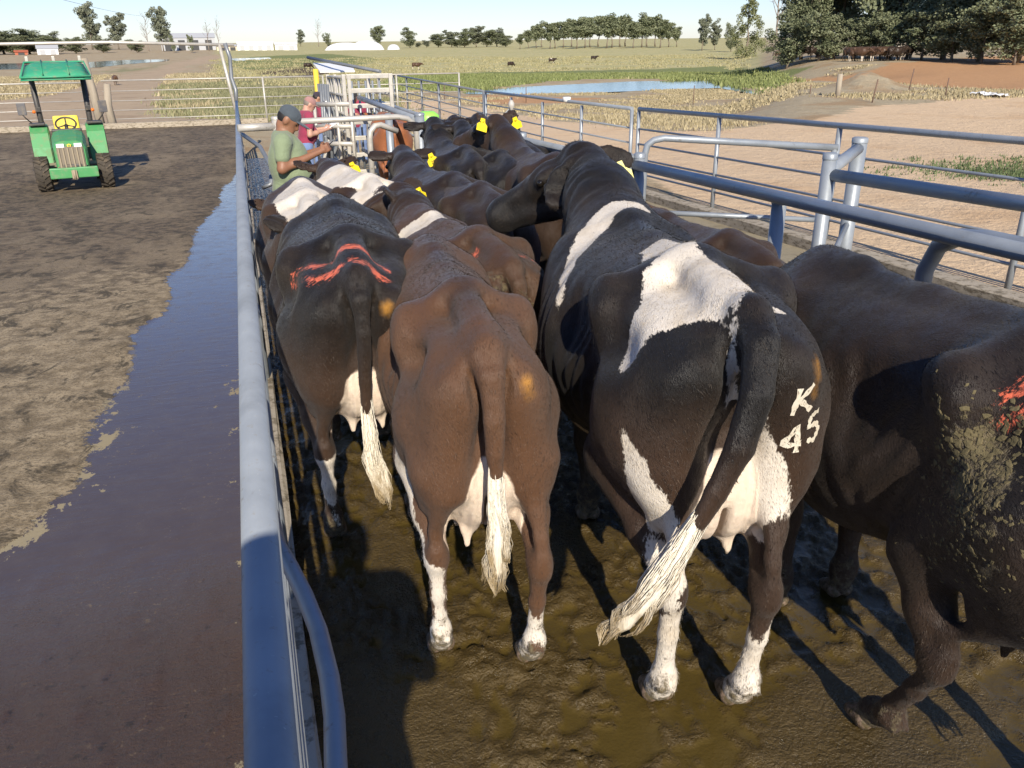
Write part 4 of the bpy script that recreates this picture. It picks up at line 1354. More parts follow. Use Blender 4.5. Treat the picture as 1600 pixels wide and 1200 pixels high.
def brand(strokes, origin, size, name='hair_brand'):
    mb_v, mb_f = [], []
    o_, ux, uz = origin
    for st in strokes:
        pts = [o_ + ux * (p[0] * size) + uz * (p[1] * size) for p in st]
        fine = []
        for p, q in zip(pts[:-1], pts[1:]):
            for i in range(6): fine.append(p.lerp(q, i / 6))
        fine.append(pts[-1])
        base = len(mb_v)
        for i, p in enumerate(fine):
            t = (fine[min(i + 1, len(fine) - 1)] - fine[max(i - 1, 0)]).normalized()
            loc, nrm, _, _ = tree2.find_nearest(p)
            s_ = t.cross(nrm).normalized()
            w_ = size * 0.105 * (0.85 + 0.3 * math.sin(i * 1.7 + st[0][0] * 9))
            for e in (-1, -0.33, 0.33, 1):
                l2, n2, _, _ = tree2.find_nearest(loc + s_ * (w_ * e))
                mb_v.append(l2 + n2 * 0.0018)
        for i in range(len(fine) - 1):
            for k in range(3):
                a = base + i * 4 + k
                mb_f.append((a, a + 1, a + 5, a + 4))
    o = MB().add(mb_v, mb_f, True).build(name, M_BRAND, COWS['big'])
    return o


m = Mat('white_brand_hair', rough=0.85)
m.set('Base Color', m.mix(m.noise(60, 4), (0.72, 0.68, 0.58), (0.50, 0.42, 0.30)))
M_BRAND = m.m
ux, uz = Vector((0.93, 0.25, 0.12)).normalized(), Vector((0.0, -0.12, 1.0)).normalized()
B0 = Vector((0.152, -0.10, 1.115))
brand([[(-0.28, -0.5), (-0.18, 0.5)], [(0.38, 0.5), (-0.2, 0.05)], [(-0.16, 0.1), (0.42, -0.45)]], (B0, ux, uz), 0.085)
B1 = B0 + uz * -0.125 + ux * -0.012
brand([[(0.25, -0.5), (0.22, 0.5), (-0.38, -0.18), (0.40, -0.18)]], (B1, ux, uz), 0.085)
B2 = B1 + ux * 0.080 + uz * 0.02
brand([[(-0.25, 0.5), (0.25, 0.5)], [(-0.25, 0.5), (-0.28, 0.1), (0.15, 0.1), (0.28, -0.2), (0.05, -0.5), (-0.3, -0.4)]], (B2, ux, uz), 0.085)
# ------------------------------------------------------------------ galvanised rails and gates
def galv(name, tone, rust=0.0):
    m = Mat(name, rough=0.42, metal=0.0, spec=0.5)
    P_ = m.pos()
    a, b = m.noise(6, 5, 0.7, P_), m.noise(48, 4, 0.7, P_)
    c = m.mix(a, tuple(t * 0.82 for t in tone), tuple(t * 1.15 for t in tone))
    c = m.mix(m.ramp(b, 0.60, 0.72, 0, 0.55), c, (0.24, 0.21, 0.16))
    c = m.mix(m.ramp(m.noise(11, 6, 0.75, P_), 0.60, 0.68, 0, 0.65), c, (0.15, 0.12, 0.075))
    c = m.mix(m.ramp(m.noise(2.2, 5, 0.7, P_), 0.50, 0.70, 0, 0.45), c, tuple(t * 0.55 for t in tone))
    c = m.mix(m.ramp(m.noise(95, 3, 0.7, P_), 0.68, 0.74, 0, 0.5), c, (0.62, 0.62, 0.60))
    m.set('Base Color', c)
    m.set('Metallic', 0.25)
    m.set('Roughness', m.ramp(a, 0.3, 0.7, 0.33, 0.55))
    m.bump(b, 0.15, 0.003)
    return m.m


GALV = galv('galvanised_steel', (0.30, 0.33, 0.36))
GALV2 = galv('dull_galvanised_steel', (0.22, 0.235, 0.25))
WHITE = galv('pale_painted_steel', (0.52, 0.49, 0.43))
RUST = Mat('rusty_steel', (0.16, 0.10, 0.07), 0.8).m


def pz(x, y, h): return (x, y, floor_z(x, min(y, 20)) + h)


def rail(parent, a, b, r, name='rail', mat=None, n=12, bend=None):
    return MB().tube([a] + (bend or []) + [b], r, n).build(name, mat or GALV, parent)


def post(parent, x, y, h, r, mat=None, name='post', cap=True, sink=0.15):
    z = floor_z(x, min(y, 20))
    mb = MB().tube([(x, y, z - sink), (x, y, z + h)], r, 14)
    o = mb.build(name, mat or GALV, parent)
    if cap:
        MB().lathe([(r * 1.08, -0.02), (r * 1.08, 0.012), (r * 0.8, 0.02), (0.0, 0.024)], Matrix.Translation((x, y, z + h)), 14).build('post_cap', mat or GALV, o)
    return o


def bar_fence(label, pts, h, rt, levels, rr, step, pr, group=None, mat=None, top_name='top_rail', name='rail_fence', post_h=None, ends=True):
    root = empty(name, pz(pts[0][0], pts[0][1], 0), label=label, cat='fence', group=group)
    inv = Matrix.Translation(root.location).inverted()
    kids = []
    for (x0, y0), (x1, y1) in zip(pts[:-1], pts[1:]):
        kids.append(rail(None, pz(x0, y0, h), pz(x1, y1, h), rt, top_name, mat, 16))
        for l in levels:
            kids.append(rail(None, pz(x0, y0, l), pz(x1, y1, l), rr, 'rail', mat))
        L = math.hypot(x1 - x0, y1 - y0)
        n = max(1, round(L / step))
        for i in range(0 if ends else 1, n + 1):
            t = i / n
            kids.append(post(None, x0 + (x1 - x0) * t, y0 + (y1 - y0) * t, post_h or h - rt * 0.6, pr, mat, cap=bool(post_h)))
    for k in kids:
        k.parent = root
        k.matrix_parent_inverse = inv
    return root


# left rail beside the camera
LF = bar_fence('long left rail fence of thick pale blue-grey pipe running away beside the cows', [(0, -2.5), (0, 24.6)], 1.30, 0.034, [0.98, 0.70, 0.45], 0.020, 2.7, 0.03)
inv = Matrix.Translation(LF.location).inverted()
def adopt(o, root):
    o.parent = root
    o.matrix_parent_inverse = Matrix.Translation(root.location).inverted()
    return o
for y in (3.02, 9.1, 15.2):
    adopt(MB().tube([pz(0, y - 0.05, 1.30), pz(0, y + 0.05, 1.30)], 0.0375, 18).build('coupling', GALV), LF)
adopt(MB().tube([pz(x_, y_, 0.93) for x_, y_ in ((0.0, -2.4), (0.0, 0.2), (0.03, 0.6), (0.062, 0.95), (0.078, 1.155), (0.089, 1.284), (0.091, 1.4), (0.083, 1.565), (0.064, 1.71), (0.040, 1.84), (0.014, 1.96), (0.002, 2.15))], 0.021, 14).build('bent_rail', GALV), LF)
# gate latch and chain at the far end of the left rail
t = MB().tube([pz(0, 24.3, 1.3), pz(0.02, 24.4, 1.6), pz(-0.05, 24.5, 1.9), pz(-0.02, 24.5, 2.4), pz(-0.10, 24.5, 2.75)], 0.05, 8).build('bent_stay', GALV2); adopt(t, LF)
t = MB().tube([pz(0.05, 15.5, 1.15), pz(0.30, 14.6, 1.0), pz(0.42, 13.6, 0.75), pz(0.36, 13.2, 0.55), pz(0.25, 13.3, 0.5)], 0.035, 8).build('hose', GALV2)
tag(t, 'short grey hose looped over the wet floor beyond the man', 'hose')

# right pen fence
RF = bar_fence('inner right rail fence of heavy blue-grey pipe beside the big cow', [(2.9, 5.95), (2.88, 0.3)], 1.40, 0.037, [], 0.02, 9, 0.042, ends=False)
for (x, y, h) in ((2.93, 5.9, 1.47), (2.95, 4.1, 1.37)):
    adopt(post(None, x, y, h, 0.042), RF)
adopt(rail(None, pz(2.93, 5.85, 0.62), pz(2.95, 4.1, 0.42), 0.026), RF)
adopt(rail(None, pz(2.95, 4.1, 0.40), pz(2.98, 3.0, 0.36), 0.022), RF)
# bent-pipe gate lying along it
BG = empty('pipe_gate', pz(3.05, 3.25, 0), label='heavy pipe gate with a rounded bend at the right edge of the frame', cat='gate')
adopt(MB().tube([pz(3.10, 3.10, 0.28), pz(3.07, 3.07, 0.9), pz(3.045, 3.04, 1.18), pz(3.03, 2.97, 1.31), pz(3.01, 2.84, 1.375), pz(2.99, 2.66, 1.395), pz(2.985, 0.3, 1.40)], 0.039, 16).build('gate_frame', GALV), BG)
adopt(rail(None, pz(3.06, 3.2, 0.80), pz(3.06, 0.3, 0.80), 0.028, 'gate_rail'), BG)
adopt(rail(None, pz(3.09, 3.2, 0.33), pz(3.06, 0.3, 0.30), 0.030, 'gate_rail'), BG)

RF2 = bar_fence('far stretch of the inner right rail fence behind the raised heads', [(2.86, 5.95), (2.88, 13.9)], 1.40, 0.040, [0.55], 0.026, 2.65, 0.045, post_h=1.46)
RF3 = bar_fence('thinner rail fence running on beside the crush', [(2.95, 13.9), (3.3, 21.5)], 1.40, 0.036, [1.0, 0.6], 0.022, 2.5, 0.035)

# gate across the lane and its pair of heavy posts
LG = empty('lane_gate', pz(3.05, 6.0, 0), label='pale pipe gate with rounded corner across the concrete lane', cat='gate')
A_, B_ = Vector((3.02, 6.0, 0)), Vector((4.34, 5.42, 0))
def lg(t, h):
    p = A_.lerp(B_, t)
    return pz(p.x, p.y, h)
adopt(MB().tube([lg(0, 0.34), lg(0, 1.46), lg(0.012, 1.535), lg(0.045, 1.57), lg(0.10, 1.585), lg(1.0, 1.50)], 0.026, 12).build('gate_frame', GALV), LG)
for h0, h1 in ((0.35, 0.33), (1.02, 0.95)):
    adopt(MB().tube([lg(0, h0), lg(1, h1)], 0.024 if h0 < 0.5 else 0.02, 10).build('gate_rail', GALV), LG)
adopt(MB().tube([lg(0.985, 0.30), lg(0.985, 1.50)], 0.024, 10).build('gate_stile', GALV), LG)
adopt(MB().tube([(2.96, 5.97, 1.0), (2.99, 5.98, 0.86), (2.985, 5.98, 0.6), (2.985, 5.98, 0.45)], 0.006, 6).build('chain', RUST), LG)
HP = empty('gate_post', pz(4.45, 5.32, 0), label='pair of pale braced gate posts standing in the lane', cat='post')
adopt(post(None, 4.45, 5.32, 1.56, 0.055), HP)
adopt(post(None, 3.66, 4.62, 1.54, 0.045), HP)
adopt(MB().tube([pz(4.45, 5.32, 1.50), pz(3.66, 4.62, 1.44)], 0.042, 12).build('brace', GALV), HP)
adopt(MB().tube([pz(4.45, 5.32, 0.95), pz(3.66, 4.62, 0.52)], 0.022, 10).build('brace', GALV), HP)
adopt(MB().tube([pz(4.45, 5.32, 0.45), pz(3.66, 4.62, 0.45)], 0.022, 10).build('brace', GALV), HP)
adopt(MB().lathe([(0.062, -0.03), (0.062, 0.03)], Matrix.Translation(pz(4.45, 5.32, 1.05)), 14).build('clamp', GALV2), HP)
SF = bar_fence('second heavy rail fence leading right from the braced posts', [(3.68, 4.6), (3.92, 0.3)], 1.42, 0.040, [0.82], 0.028, 9, 0.03, ends=False)

# outer fence in three panels along the kerb
OLV = [1.06, 0.80, 0.54, 0.28]
bar_fence('outer rail fence above the kerb, nearest panel at the right edge', [(6.86, 14.1), (6.86, 0.4)], 1.40, 0.036, OLV, 0.017, 2.95, 0.033)
OF = bar_fence('outer rail fence, middle panel with a white-capped post', [(6.84, 14.35), (6.80, 24.0)], 1.40, 0.034, OLV, 0.017, 2.4, 0.034)
bar_fence('outer rail fence, far panel beside the crush', [(6.80, 24.2), (6.6, 38.0)], 1.40, 0.034, [1.06, 0.8, 0.54], 0.02, 2.7, 0.04, mat=GALV2)

# gate across the front of the pen, in front of which the man stands
FG = empty('pen_gate', pz(0.5, 12.0, 0), label='whitish tubular gate closing the far end of the cow pen', cat='gate')
zz = 1.50
adopt(MB().tube([pz(0.5, 12.0, zz), pz(2.2, 12.4, zz), pz(2.36, 12.42, zz - 0.03), pz(2.45, 12.45, zz - 0.10), pz(2.49, 12.46, zz - 0.22), pz(2.50, 12.46, 0.5)], 0.040, 12).build('gate_frame', WHITE), FG)
adopt(MB().tube([pz(0.5, 12.0, 0.62), pz(1.65, 12.25, 0.62)], 0.030, 10).build('gate_rail', WHITE), FG)
adopt(MB().tube([pz(1.78, 12.3, 0.3), pz(1.78, 12.3, 1.22), pz(1.80, 12.3, 1.32), pz(1.87, 12.32, 1.39), pz(1.95, 12.34, 1.40), pz(2.2, 12.4, 1.30)], 0.042, 12).build('gate_frame', WHITE), FG)
adopt(post(None, 0.5, 12.0, 1.56, 0.055, WHITE), FG)
adopt(MB().tube([pz(0.0, 11.9, 1.45), pz(0.5, 12.0, 1.45)], 0.05, 12).build('rail', WHITE), FG)
FP = empty('rail_fence', pz(2.55, 12.5, 0), label='angled blue-grey rail funnelling from the pen gate into the crush', cat='fence')
adopt(post(None, 2.56, 12.5, 1.52, 0.07), FP)
adopt(post(None, 2.35, 14.0, 1.46, 0.06), FP)
adopt(MB().tube([pz(2.5, 12.55, 1.46), pz(2.25, 16.7, 1.66)], 0.045, 12).build('rail', GALV), FP)
adopt(MB().tube([pz(2.45, 12.6, 0.6), pz(2.25, 16.7, 0.7)], 0.035, 12).build('rail', GALV), FP)

# pale rail fence closing the yard behind the tractor
def yz(x, y, h): return (x, y, float(yard_base(x, y)) + h)
YF = empty('rail_fence', yz(-22, 33.9, 0), label='pale rail fence closing the yard behind the tractor', cat='fence')
for (x0, x1, hs, dy) in ((-27, -10.6, (1.45, 1.12, 0.86, 0.6, 0.36), 0.0), (-10.4, -5.0, (1.56, 1.25, 0.95, 0.66, 0.36), -0.1), (-4.5, 3.2, (1.60, 1.25, 0.92, 0.6, 0.30), 0.0), (3.3, 8.5, (1.60, 1.25, 0.92, 0.6, 0.30), 0.0)):
    for i, h in enumerate(hs):
        adopt(MB().tube([yz(x0, 33.9 + dy, h), yz(x1, 33.9 + dy, h)], 0.026 if i == 0 else 0.016, 8).build('rail', WHITE), YF)
    if dy:
        adopt(MB().tube([yz(x0, 33.8, 0.3), yz(x0, 33.8, 1.5), yz(x0 + 0.1, 33.8, 1.56)], 0.04, 8).build('gate_stile', WHITE), YF)
for x in (-20.5, -16, -13, 1.0, 3.2, 6, 8.5):
    adopt(MB().tube([yz(x, 33.9, -0.2), yz(x, 33.9, 1.62)], 0.035, 8).build('post', WHITE), YF)
m = Mat('grey_timber', rough=0.9)
m.set('Base Color', m.mix(m.noise(12, 4, 0.7, m.pos(), stretch=(1, 1, 0.15)), (0.22, 0.18, 0.13), (0.46, 0.40, 0.31)))
TIMBER = m.m
for (x, h) in ((-4.75, 2.35), (-4.35, 1.5)):
    t = MB().tube([yz(x, 33.9, -0.2), yz(x - 0.06, 33.9, h * 0.5), yz(x - (0.15 if h > 2 else -0.04), 33.9, h)], [0.16, 0.14, 0.11], 10).build('timber_post', TIMBER)
    tag(t, 'tall leaning timber strainer post in the pale fence' if h > 2 else 'short timber post leaning beside the taller strainer', 'post')
OB = empty('overhead_bar', yz(-1.0, 33.4, 0), label='long pale overhead pipe carried across the yard gateway', cat='bar')
adopt(MB().tube([yz(0.0, 33.2, -0.2), yz(-0.35, 33.2, 2.75)], 0.06, 10).build('post', WHITE), OB)
adopt(MB().tube([yz(0.15, 33.2, 2.72), yz(-4, 33.2, 2.85), yz(-9, 33.2, 2.82), yz(-14, 33.2, 2.55), yz(-22, 33.2, 2.3)], 0.055, 10).build('beam', WHITE), OB)

# fittings on the outer fence
WP = MB().lathe([(0.0, 0.0), (0.085, 0.0), (0.09, 0.08), (0.08, 0.10), (0.0, 0.10)], None, 14).build('bucket', Mat('white_plastic', (0.8, 0.79, 0.76), 0.4).m)
WP.location = pz(6.82, 17.6, 1.43)
tag(WP, 'small white cap standing on an outer fence post', 'cap')
m_black = Mat('black_rubber', (0.02, 0.02, 0.022), 0.5).m
HS = empty('hose_bundle', pz(6.70, 21.2, 0), label='grey hoses hanging in an arch from a post of the outer fence', cat='hose')
for k in range(4):
    rr = 0.28 + 0.06 * k
    pts = [pz(6.62 - rr * 1.3, 21.2, 0.0), pz(6.62 - rr * 1.1, 21.2, 0.45), pz(6.62 - rr * 0.6, 21.2, 0.85), pz(6.62, 21.15, 1.05 + 0.03 * k), pz(6.62 + rr * 0.5, 21.1, 0.8), pz(6.62 + rr * 0.7, 21.1, 0.3)]
    adopt(MB().tube(pts, 0.022, 8).build('hose', GALV2 if k % 2 else m_black), HS)
adopt(MB().lathe([(0.03, 0), (0.08, 0.10), (0.08, 0.16), (0.04, 0.24), (0.0, 0.25)], Matrix.Translation(pz(6.66, 21.1, 1.1)), 12).build('float', Mat('chalk_plastic', (0.45, 0.43, 0.39), 0.5).m), HS)
adopt(MB().box(pz(6.64, 21.12, 0.6), (0.16, 0.12, 0.75), None, 0.03).build('bracket', GALV2), HS)
WC = empty('old_wheel', pz(6.1, 20.3, 0), label='old spoked wheel leaning under the outer fence', cat='wheel')
Mw = Matrix.Translation(pz(6.1, 20.3, 0.42)) @ Matrix.Rotation(R(35), 4, 'Z') @ Matrix.Rotation(R(80), 4, 'X')
ring = [Mw @ Vector((0.42 * math.cos(a), 0.42 * math.sin(a), 0)) for a in np.linspace(0, 2 * math.pi, 25)]
adopt(MB().tube(ring, 0.035, 8).build('rim', RUST), WC)
for k in range(8):
    a = k * math.pi / 4
    adopt(MB().tube([Mw @ Vector((0.06 * math.cos(a), 0.06 * math.sin(a), 0.03)), Mw @ Vector((0.42 * math.cos(a), 0.42 * math.sin(a), 0))], 0.012, 6).build('spoke', RUST), WC)
adopt(MB().lathe([(0.0, -0.06), (0.07, -0.06), (0.07, 0.06), (0.0, 0.06)], Mw, 12).build('hub', RUST), WC)
YB = empty('chemical_pack', pz(2.62, 13.2, 0.95), label='yellow plastic drum with a lime green lid behind the raised heads', cat='container')
adopt(MB().lathe([(0.0, -0.22), (0.17, -0.22), (0.19, -0.1), (0.19, 0.12), (0.17, 0.2), (0.0, 0.2)], Matrix.Translation(pz(2.85, 13.3, 1.18)), 16).build('drum', Mat('yellow_plastic', (0.80, 0.78, 0.04), 0.4).m), YB)
adopt(MB().lathe([(0.175, 0.2), (0.18, 0.28), (0.10, 0.34), (0.0, 0.34)], Matrix.Translation(pz(2.85, 13.3, 1.18)), 16).build('lid', Mat('lime_plastic', (0.32, 0.75, 0.10), 0.4).m), YB)
adopt(MB().box(pz(2.85, 13.3, 0.45), (0.30, 0.30, 1.0), None, 0.02).build('stand', GALV2), YB)

# ------------------------------------------------------------------ cattle crush
CRS = empty('cattle_crush', pz(2.55, 17, 0), label='pale steel cattle crush of slatted frames at the head of the pen', cat='cattle crush')
def c_box(name, c, d, mat=WHITE, M=None):
    return adopt(MB().box(c, d, M, 0.008).build(name, mat), CRS)
X0, X1, Y0, Y1 = 2.02, 2.92, 17.0, 20.0
CH = 2.08
for x in (X0, X0 + 0.10, X1):
    c_box('upright', pz(x, Y0, CH / 2), (0.07, 0.07, CH))
for x in (X0, X1):
    c_box('upright', pz(x, Y1, CH / 2), (0.08, 0.08, CH))
    c_box('upright', pz(x, (Y0 + Y1) / 2, CH / 2), (0.06, 0.06, CH))
for h in (0.25, 0.58, 0.9, 1.2, 1.50, 1.78, CH - 0.04):
    c_box('slat', pz((X0 + X1) / 2 + 0.05, Y0 + 0.02, h), (X1 - X0, 0.03, 0.085))
for x in (X0, X1):
    for h in (0.3, 0.65, 1.0, 1.35, 1.7, CH - 0.05):
        a, b = Vector(pz(x, Y0, h)), Vector(pz(x, Y1, h))
        adopt(MB().tube([a, b], 0.028, 8).build('side_bar', WHITE), CRS)
# head bail and roof sheet behind
for h0, h1 in ((CH, CH + 0.35),):
    adopt(MB().add([pz(X0 - 0.15, Y1 + 0.1, 2.12), pz(X1 - 0.30, Y1 - 0.1, 2.12), pz(X1 - 0.25, Y1 + 0.8, 2.24), pz(X0 - 0.2, Y1 + 1.1, 2.28),
                    pz(X0 - 0.15, Y1 + 0.1, 2.15), pz(X1 - 0.30, Y1 - 0.1, 2.15), pz(X1 - 0.25, Y1 + 0.8, 2.27), pz(X0 - 0.2, Y1 + 1.1, 2.31)],
                   [(3, 2, 1, 0), (4, 5, 6, 7), (0, 1, 5, 4), (1, 2, 6, 5), (2, 3, 7, 6), (3, 0, 4, 7)], False).build('roof_sheet', Mat('white_sheet', (0.8, 0.8, 0.78), 0.4).m), CRS)
adopt(MB().tube([pz(X0 - 0.3, Y1 + 1.2, 2.42), pz(X1, Y0 + 1.2, 2.12)], 0.035, 8).build('lever', GALV2), CRS)
adopt(MB().tube([pz(X0 - 0.25, Y1, 0.7), pz(X0 - 0.25, Y1, 2.2)], 0.06, 8).build('yellow_upright', Mat('worn_yellow_paint', (0.78, 0.55, 0.06), 0.5).m), CRS)
rnd = random.Random(4)
for i in range(7):
    x, y = X0 - 0.35 + rnd.uniform(-0.1, 0.3), 18.6 + rnd.uniform(-0.9, 0.9)
    h = rnd.uniform(0.4, 1.5)
    c_box('mechanism_plate', pz(x, y, h), (0.05, rnd.uniform(0.15, 0.4), rnd.uniform(0.15, 0.5)), WHITE if i % 3 else GALV2, Matrix.Rotation(rnd.uniform(-0.6, 0.6), 3, 'Y'))
for i in range(6):
    adopt(MB().tube([pz(X0 + 0.14 * i + 0.12, Y0 + 0.9, 0.1), pz(X0 + 0.14 * i + 0.12, Y0 + 0.9, 1.95)], 0.022, 8).build('bail_bar', GALV), CRS)
    adopt(MB().tube([pz(X0, Y0 + 0.25 + 0.5 * i, 0.2), pz(X0, Y0 + 0.25 + 0.5 * i, 2.0)], 0.022, 8).build('side_bar', WHITE), CRS)
for i in range(5):
    adopt(MB().tube([pz(X0 - 0.3, 17.6 + 0.5 * i, 0.1), pz(X0 - 0.25, 17.6 + 0.5 * i, 1.9)], 0.03, 8).build('side_post', GALV2), CRS)
LP = empty('crush_panel', pz(1.35, 15.8, 0), label='pale ladder-barred side panel standing left of the crush', cat='gate')
def lp(t, h): return pz(1.42 + 0.62 * t, 16.9 - 0.5 * t, h)
for t in (0, 0.62, 1.0):
    adopt(MB().tube([lp(t, 0.0), lp(t, 1.62)], 0.032, 8).build('stile', WHITE), LP)
for h in (0.2, 0.52, 0.84, 1.16, 1.56):
    adopt(MB().tube([lp(0, h), lp(1, h)], 0.034, 8, flat=1.3).build('rung', WHITE), LP)
# ------------------------------------------------------------------ people
def cloth(name, c, var=0.25):
    m = Mat(name, rough=0.9, spec=0.2)
    P_ = m.co()
    a = m.noise(14, 4, 0.6, P_)
    m.set('Base Color', m.mix(a, tuple(t * (1 - var) for t in c), tuple(t * (1 + var) for t in c)))
    m.set('Sheen Weight', 0.15)
    m.bump(m.math('ADD', m.noise(11, 3, 0.5, P_, dist=0.8), m.math('MULTIPLY', m.noise(220, 2, 0.5, P_), 0.15)), 0.6, 0.02)
    return m.m


def skin_mat(name, c):
    m = Mat(name, c, 0.5, spec=0.4)
    m.set('Base Color', m.mix(m.noise(30, 3), tuple(t * 0.85 for t in c), tuple(t * 1.12 for t in c)))
    m.set('Subsurface Weight', 0.05)
    return m.m


def make_person(label, x, y, z, heading, shirt, trousers, skin, capm, hairm, belly=0.0, reach=0.0, nod=0.45, res=0.008, scale=1.0, hold='phone', stoop=0.0, bill=True, lift=0.0):
    root = empty('person', (x, y, z), -R(heading), label, 'person')
    root.scale = (scale,) * 3
    sy = lambda z_: stoop * max(0.0, z_ - 0.95) ** 1.2            # forward bend of the upper body
    T = lambda p: (p[0], p[1] + sy(p[2]), p[2])
    # body prims: (kind, args, group)
    torso = [('e', (0, 0.0, 0.97), (0.165, 0.125, 0.15)), ('e', (0, 0.01 + belly * 0.5, 1.12), (0.15 + belly * 0.4, 0.11 + belly * 0.55, 0.17)),
             ('e', (0, 0.005, 1.30), (0.175, 0.115, 0.19)), ('c', (-0.17, 0.0, 1.425), (0.17, 0.0, 1.425), 0.07, 0.07), ('e', (0, -0.02, 1.45), (0.125, 0.08, 0.07))] + ([('e', (0, 0.03, 1.22), (0.20, 0.175, 0.24))] if belly > 0.1 else [])
    el = [Vector((s * 0.27, -0.01 + reach * 0.3, 1.12 + reach * 0.1 + lift * 0.5)) for s in (-1, 1)]
    wr = [Vector((s * (0.10 if hold else 0.2), 0.27 + reach + belly * 0.5, 1.17 + reach * 0.35 + lift)) for s in (-1, 1)]
    up, lo = [], []
    for i, s in enumerate((-1, 1)):
        sh = Vector((s * 0.205, 0.0, 1.40))
        up += [('c', sh, sh.lerp(el[i], 0.5), 0.064, 0.055), ('c', sh.lerp(el[i], 0.5), el[i], 0.052, 0.043)]
        lo += [('c', el[i], el[i].lerp(wr[i], 0.35), 0.043, 0.042), ('c', el[i].lerp(wr[i], 0.35), wr[i], 0.041, 0.027)]
    legs = []
    for s in (-1, 1):
        legs += [('c', (s * 0.095, 0, 0.90), (s * 0.105, 0.02, 0.50), 0.095, 0.062), ('c', (s * 0.105, 0.02, 0.50), (s * 0.11, -0.03, 0.28), 0.060, 0.056), ('c', (s * 0.11, -0.03, 0.28), (s * 0.11, -0.025, 0.07), 0.054, 0.036), ('e', (s * 0.115, 0.05, 0.045), (0.045, 0.12, 0.045))]
    # head
    hc = Vector((0, 0.045, 1.60))
    hf, hr, hu = Vector((0, math.cos(nod), -math.sin(nod))), Vector((1, 0, 0)), Vector((0, math.sin(nod), math.cos(nod)))
    H = lambda a, b, c: hc + hr * a + hf * b + hu * c
    hm = (hr, hf, hu)
    head = [('e', H(0, -0.005, 0.03), (0.077, 0.098, 0.095), hm), ('e', H(0, 0.035, -0.05), (0.058, 0.060, 0.072), hm), ('e', H(0, 0.075, -0.095), (0.028, 0.025, 0.022), hm),
            ('c', H(0, 0.09, 0.01), H(0, 0.112, -0.025), 0.011, 0.016), ('c', H(-0.022, 0.082, -0.062), H(0.022, 0.082, -0.062), 0.012, 0.012), ('e', H(0, 0.075, 0.03), (0.05, 0.022, 0.012), hm),
            ('c', (0, -0.01, 1.44), H(0, -0.025, -0.06), 0.062, 0.058)]
    for s in (-1, 1):
        head.append(('e', H(s * 0.079, -0.012, -0.005), (0.012, 0.022, 0.034), hm))
    # hands: palm, four unequal bent fingers and an opposed thumb closing on what is held
    hands = []
    for i, s in enumerate((-1, 1)):
        w = wr[i]
        pd = Vector((-s * 0.35, 0.8, 0.35)).normalized()
        across = Vector((-s * 0.1, -0.35, 0.9)).normalized()
        across = (across - pd * across.dot(pd)).normalized()
        inn = pd.cross(across) * (1 if s < 0 else -1)
        if inn.x * s > 0: inn = -inn
        hands.append(('c', w, w + pd * 0.035, 0.026, 0.027))
        for f, (ln, o) in enumerate(((0.070, 0.030), (0.078, 0.010), (0.072, -0.010), (0.058, -0.029))):
            a = w + pd * 0.035 + across * o * 0.9
            b = w + pd * 0.085 + across * o
            c = b + (pd * 0.7 + inn * 0.7).normalized() * ln * 0.45
            d = c + (pd * 0.1 + inn * 1.0).normalized() * ln * 0.45
            hands += [('c', a, b, 0.013, 0.0105), ('c', b, c, 0.0098, 0.009), ('c', c, d, 0.009, 0.0078)]
        t0 = w + pd * 0.02 + across * 0.022
        t1 = t0 + (across * 0.7 + pd * 0.6 + inn * 0.3).normalized() * 0.045
        hands += [('c', t0, t1, 0.014, 0.011), ('c', t1, t1 + (pd * 0.8 + inn * 0.5).normalized() * 0.032, 0.0108, 0.009)]

    def fill(S, prims, inf, k):
        for p in prims:
            if p[0] == 'e':
                S.ell(T(p[1]), tuple(r_ + inf for r_ in p[2]), k, p[3] if len(p) > 3 else None)
            else:
                S.cap(T(p[1]), T(p[2]), p[3] + inf, p[4] + inf, k)

    ymax = 0.75 + stoop * 0.9 + reach
    box = ((-0.42, -0.28, -0.01), (0.42, ymax, 1.84))

    def mesh_of(prims, inf, k, cut, name, mat, r_=res, extra=None):
        S = SDF(*box, r_)
        fill(S, prims, inf, k)
        if extra: fill(S, extra, 0.0, 0.008)
        if cut:
            Z = S.ax[2].reshape(1, 1, -1)
            for (lo_, hi_) in [cut]:
                S.F = np.maximum(S.F, np.maximum(lo_ - Z, Z - hi_))
        V, Q = S.mesh(1)
        return link(name, np_mesh(name, V, Q), mat, root)

    body = torso + up + lo + legs + head
    mesh_of(body, 0.0, 0.03, None, 'body', skin, res, hands)
    mesh_of(torso + [p for i, p in enumerate(up) if i % 2 == 0], 0.016, 0.035, (0.86 - belly * 0.3, 1.515), 'shirt', shirt)
    mesh_of([torso[0]] + [p for i, p in enumerate(legs) if i % 4 != 3], 0.014, 0.03, (0.05, 1.00), 'trousers', trousers)
    mesh_of([p for i, p in enumerate(legs) if i % 4 == 3], 0.008, 0.01, (0.0, 0.12), 'shoes', M_BOOT)
    # cap and hair
    S = SDF(*((min(hc.x, 0) - 0.2, hc.y + sy(hc.z) - 0.22, hc.z - 0.15), (0.2, hc.y + sy(hc.z) + 0.32, hc.z + 0.24)), 0.006)
    C = Vector(T(hc)); H2 = lambda a, b, c: C + hr * a + hf * b + hu * c
    S.ell(H2(0, -0.006, 0.055), (0.086, 0.107, 0.085), 0.02, hm)
    S.ell(H2(0, -0.006, -0.045), (0.12, 0.15, 0.085), 0.006, hm, sub=True)
    if bill: S.ell(H2(0, 0.125, 0.035), (0.072, 0.085, 0.010), 0.012, hm)
    V, Q = S.mesh(1)
    link('cap', np_mesh('cap', V, Q), capm, root)
    S = SDF(*((-0.2, C.y - 0.22, C.z - 0.2), (0.2, C.y + 0.2, C.z + 0.2)), 0.006)
